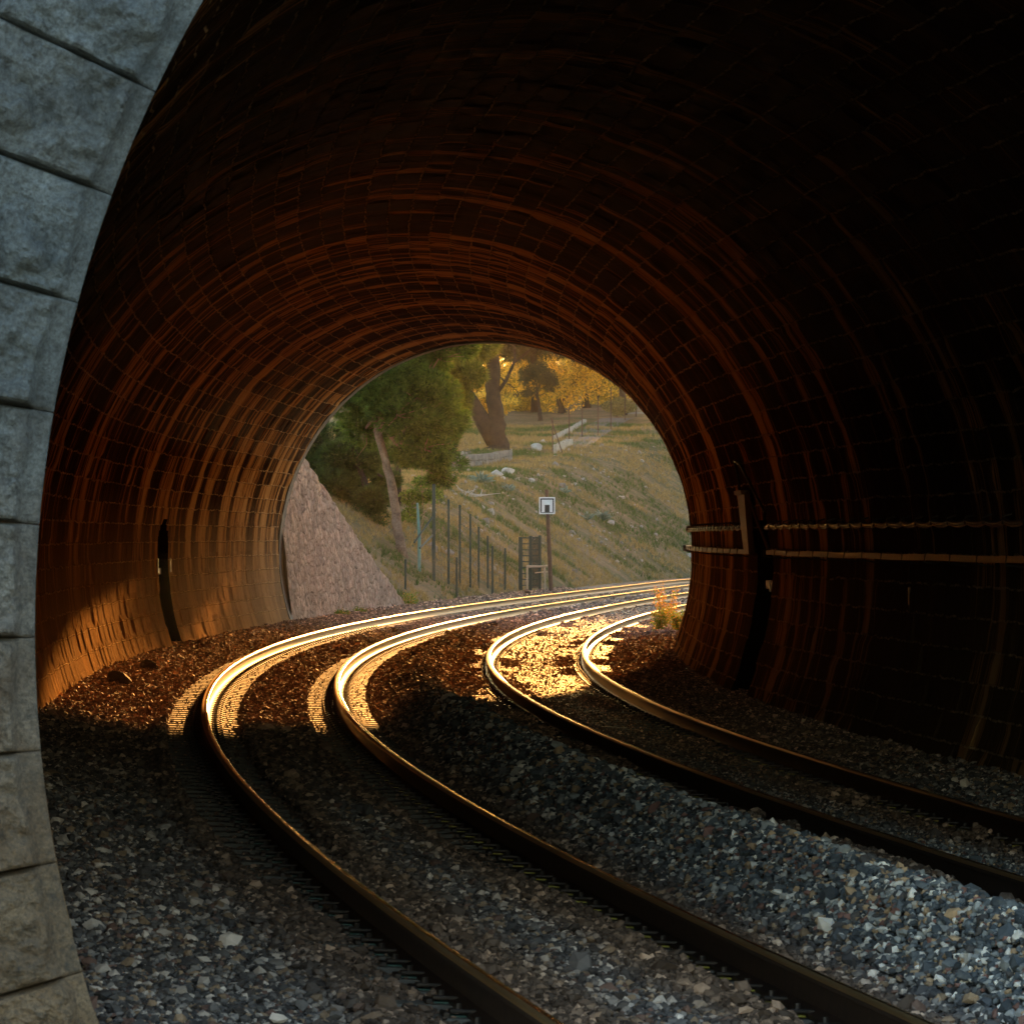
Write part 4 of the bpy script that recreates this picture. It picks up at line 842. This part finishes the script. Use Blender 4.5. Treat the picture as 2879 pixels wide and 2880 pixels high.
m = MB(); m.add(np.array([wallp(tq[0], CZ + .605, 1, .04), wallp(tq[1], CZ + .605, 1, .04), wallp(tq[1], CZ + .605, 1, .16), wallp(tq[0], CZ + .605, 1, .16), wallp(tq[0], CZ + .55, 1, .04), wallp(tq[1], CZ + .55, 1, .04), wallp(tq[1], CZ + .55, 1, .16), wallp(tq[0], CZ + .55, 1, .16)]) - c0, [(0, 1, 2, 3), (7, 6, 5, 4), (0, 4, 5, 1), (1, 5, 6, 2), (2, 6, 7, 3), (3, 7, 4, 0)]); m.build('riser_cap', M['duct'], duct)
for i, t in enumerate([q for q in np.arange(T0 + 1, T1 - 1, 1.5) if not (TR_ - 1.9 < q < tf)]):
    m = MB(); p = wallp(t, zc1, 1, .015); p2 = wallp(t, zc1, 1, .155); pa_ = wallp(t, zc1 - .07, 1, .015); m.tube([pa_ - c0, p2 - c0 - np.array([.02, 0, .045]), p2 - c0 + np.array([-.01, 0, .04])], .008, 5); m.build('bracket', M['rust'], duct)
# hanging cable above the trough
def sag(t0, t1, zt, step=1.0, dip=.03):
    P = []; t = t0
    while t < t1:
        for f in np.linspace(0, 1, 7)[:-1]: P.append(wallp(t + f * step, zt - dip * 4 * f * (1 - f) * random.uniform(.85, 1.15), 1, .07))
        t += step
    return P
zu = CZ + .15; P1 = sag(T0 + .5, TR_ - 2.0, zu); P2 = [wallp(TR_ - 1.4, CZ + .3, 1, .06), wallp(tf - 1.0, CZ + .95, 1, .06), wallp(tf - .2, CZ + 1.0, 1, .06), wallp(tf, CZ + .8, 1, .06)]; P3 = sag(tf + .2, T1 - .3, zu)
cb = empty('hanging_cable', tuple(P1[0])); c0 = np.array(P1[0]); tag(cb, 'thin black cable looping from hook to hook above the trough', 'cable')
m = MB(); m.tube([p - c0 for p in P1 + P2 + P3], .020, 6); m.build('cable', M['cable'], cb)
m = MB(); m.tube([p - c0 + np.array([0, 0, -.03]) for p in P1], .012, 5); m.tube([p - c0 + np.array([0, 0, -.03]) for p in P3], .012, 5); m.build('second_cable', M['duct'], cb)
hk = [t for t in np.arange(T0 + .5, T1 - .3, 1.0) if not (TR_ - 2 < t < tf + .2)][:99]
for t in hk: m = MB(); m.tube([wallp(t, zu + .05, 1, 0) - c0, wallp(t, zu + .03, 1, .08) - c0, wallp(t, zu - .04, 1, .09) - c0], .010, 5); m.build('hook', M['rust'], cb)
# refuge markers
def marker(t, z0, z1_, side, wd, lb, name='refuge_marker', mat='white'):
    m = MB(); a = wallp(t, z0, side, .02); b = wallp(t, z1_, side, .02); x, y, an_ = path(t, 0); m.box((a + b) / 2, (.02, wd, z1_ - z0), rz(-float(an_)), bev=.004); return tag(m.build(name, M[mat], loc=tuple(a)), lb, 'marker')
zA, zB = CZ - .60, CZ - .36
marker(TL - 1.25, zA, zB, -1, .12, 'thin white marker strip on the near edge of the left refuge'); marker(TL + 1.25, zA, zB, -1, .12, 'thin white marker strip on the far edge of the left refuge')
def plate(t0, t1, z, side, inset, lb):
    a, b = wallp(t0, z, side, inset), wallp(t1, z, side, inset); m = MB(); yaw = math.atan2(b[1] - a[1], b[0] - a[0]); m.box((a + b) / 2, (np.linalg.norm(b - a), .02, .11), rz(yaw), bev=.004); tag(m.build('number_plate', M['duct'], loc=tuple(a)), lb, 'plate')
plate(TL - .95, TL + .95, CZ - .58, -1, -.12, 'small pale plate across the left refuge'); plate(TR_ - .9, TR_ + .5, CZ - .62, 1, -.08, 'small grey plate across the right refuge')
marker(TR_ - 1.3, CZ - .70, CZ - .55, 1, .07, 'tiny white marker at the near edge of the right refuge'); marker(t_of_y(49.5, OC + 4.3), CZ - .68, CZ - .50, 1, .08, 'small tan marker low on the dark right wall', mat='duct')
# rubble at the foot of the left wall
for i, (px, py, s, lb) in enumerate([(300, 1898, .20, 'dark lump of fallen masonry at the foot of the left wall, nearer one'), (392, 1868, .15, 'dark lump of fallen masonry at the foot of the left wall, farther one')]):
    Y = (62, 69)[i]; x = (px - PX0) / F * Y; O, T = to_track([x], [Y]); rockobj('fallen_masonry', (x + .15, Y, float(ballast(O, T)[0]) - .03), s, M['darkrock'], lb, 'rubble')
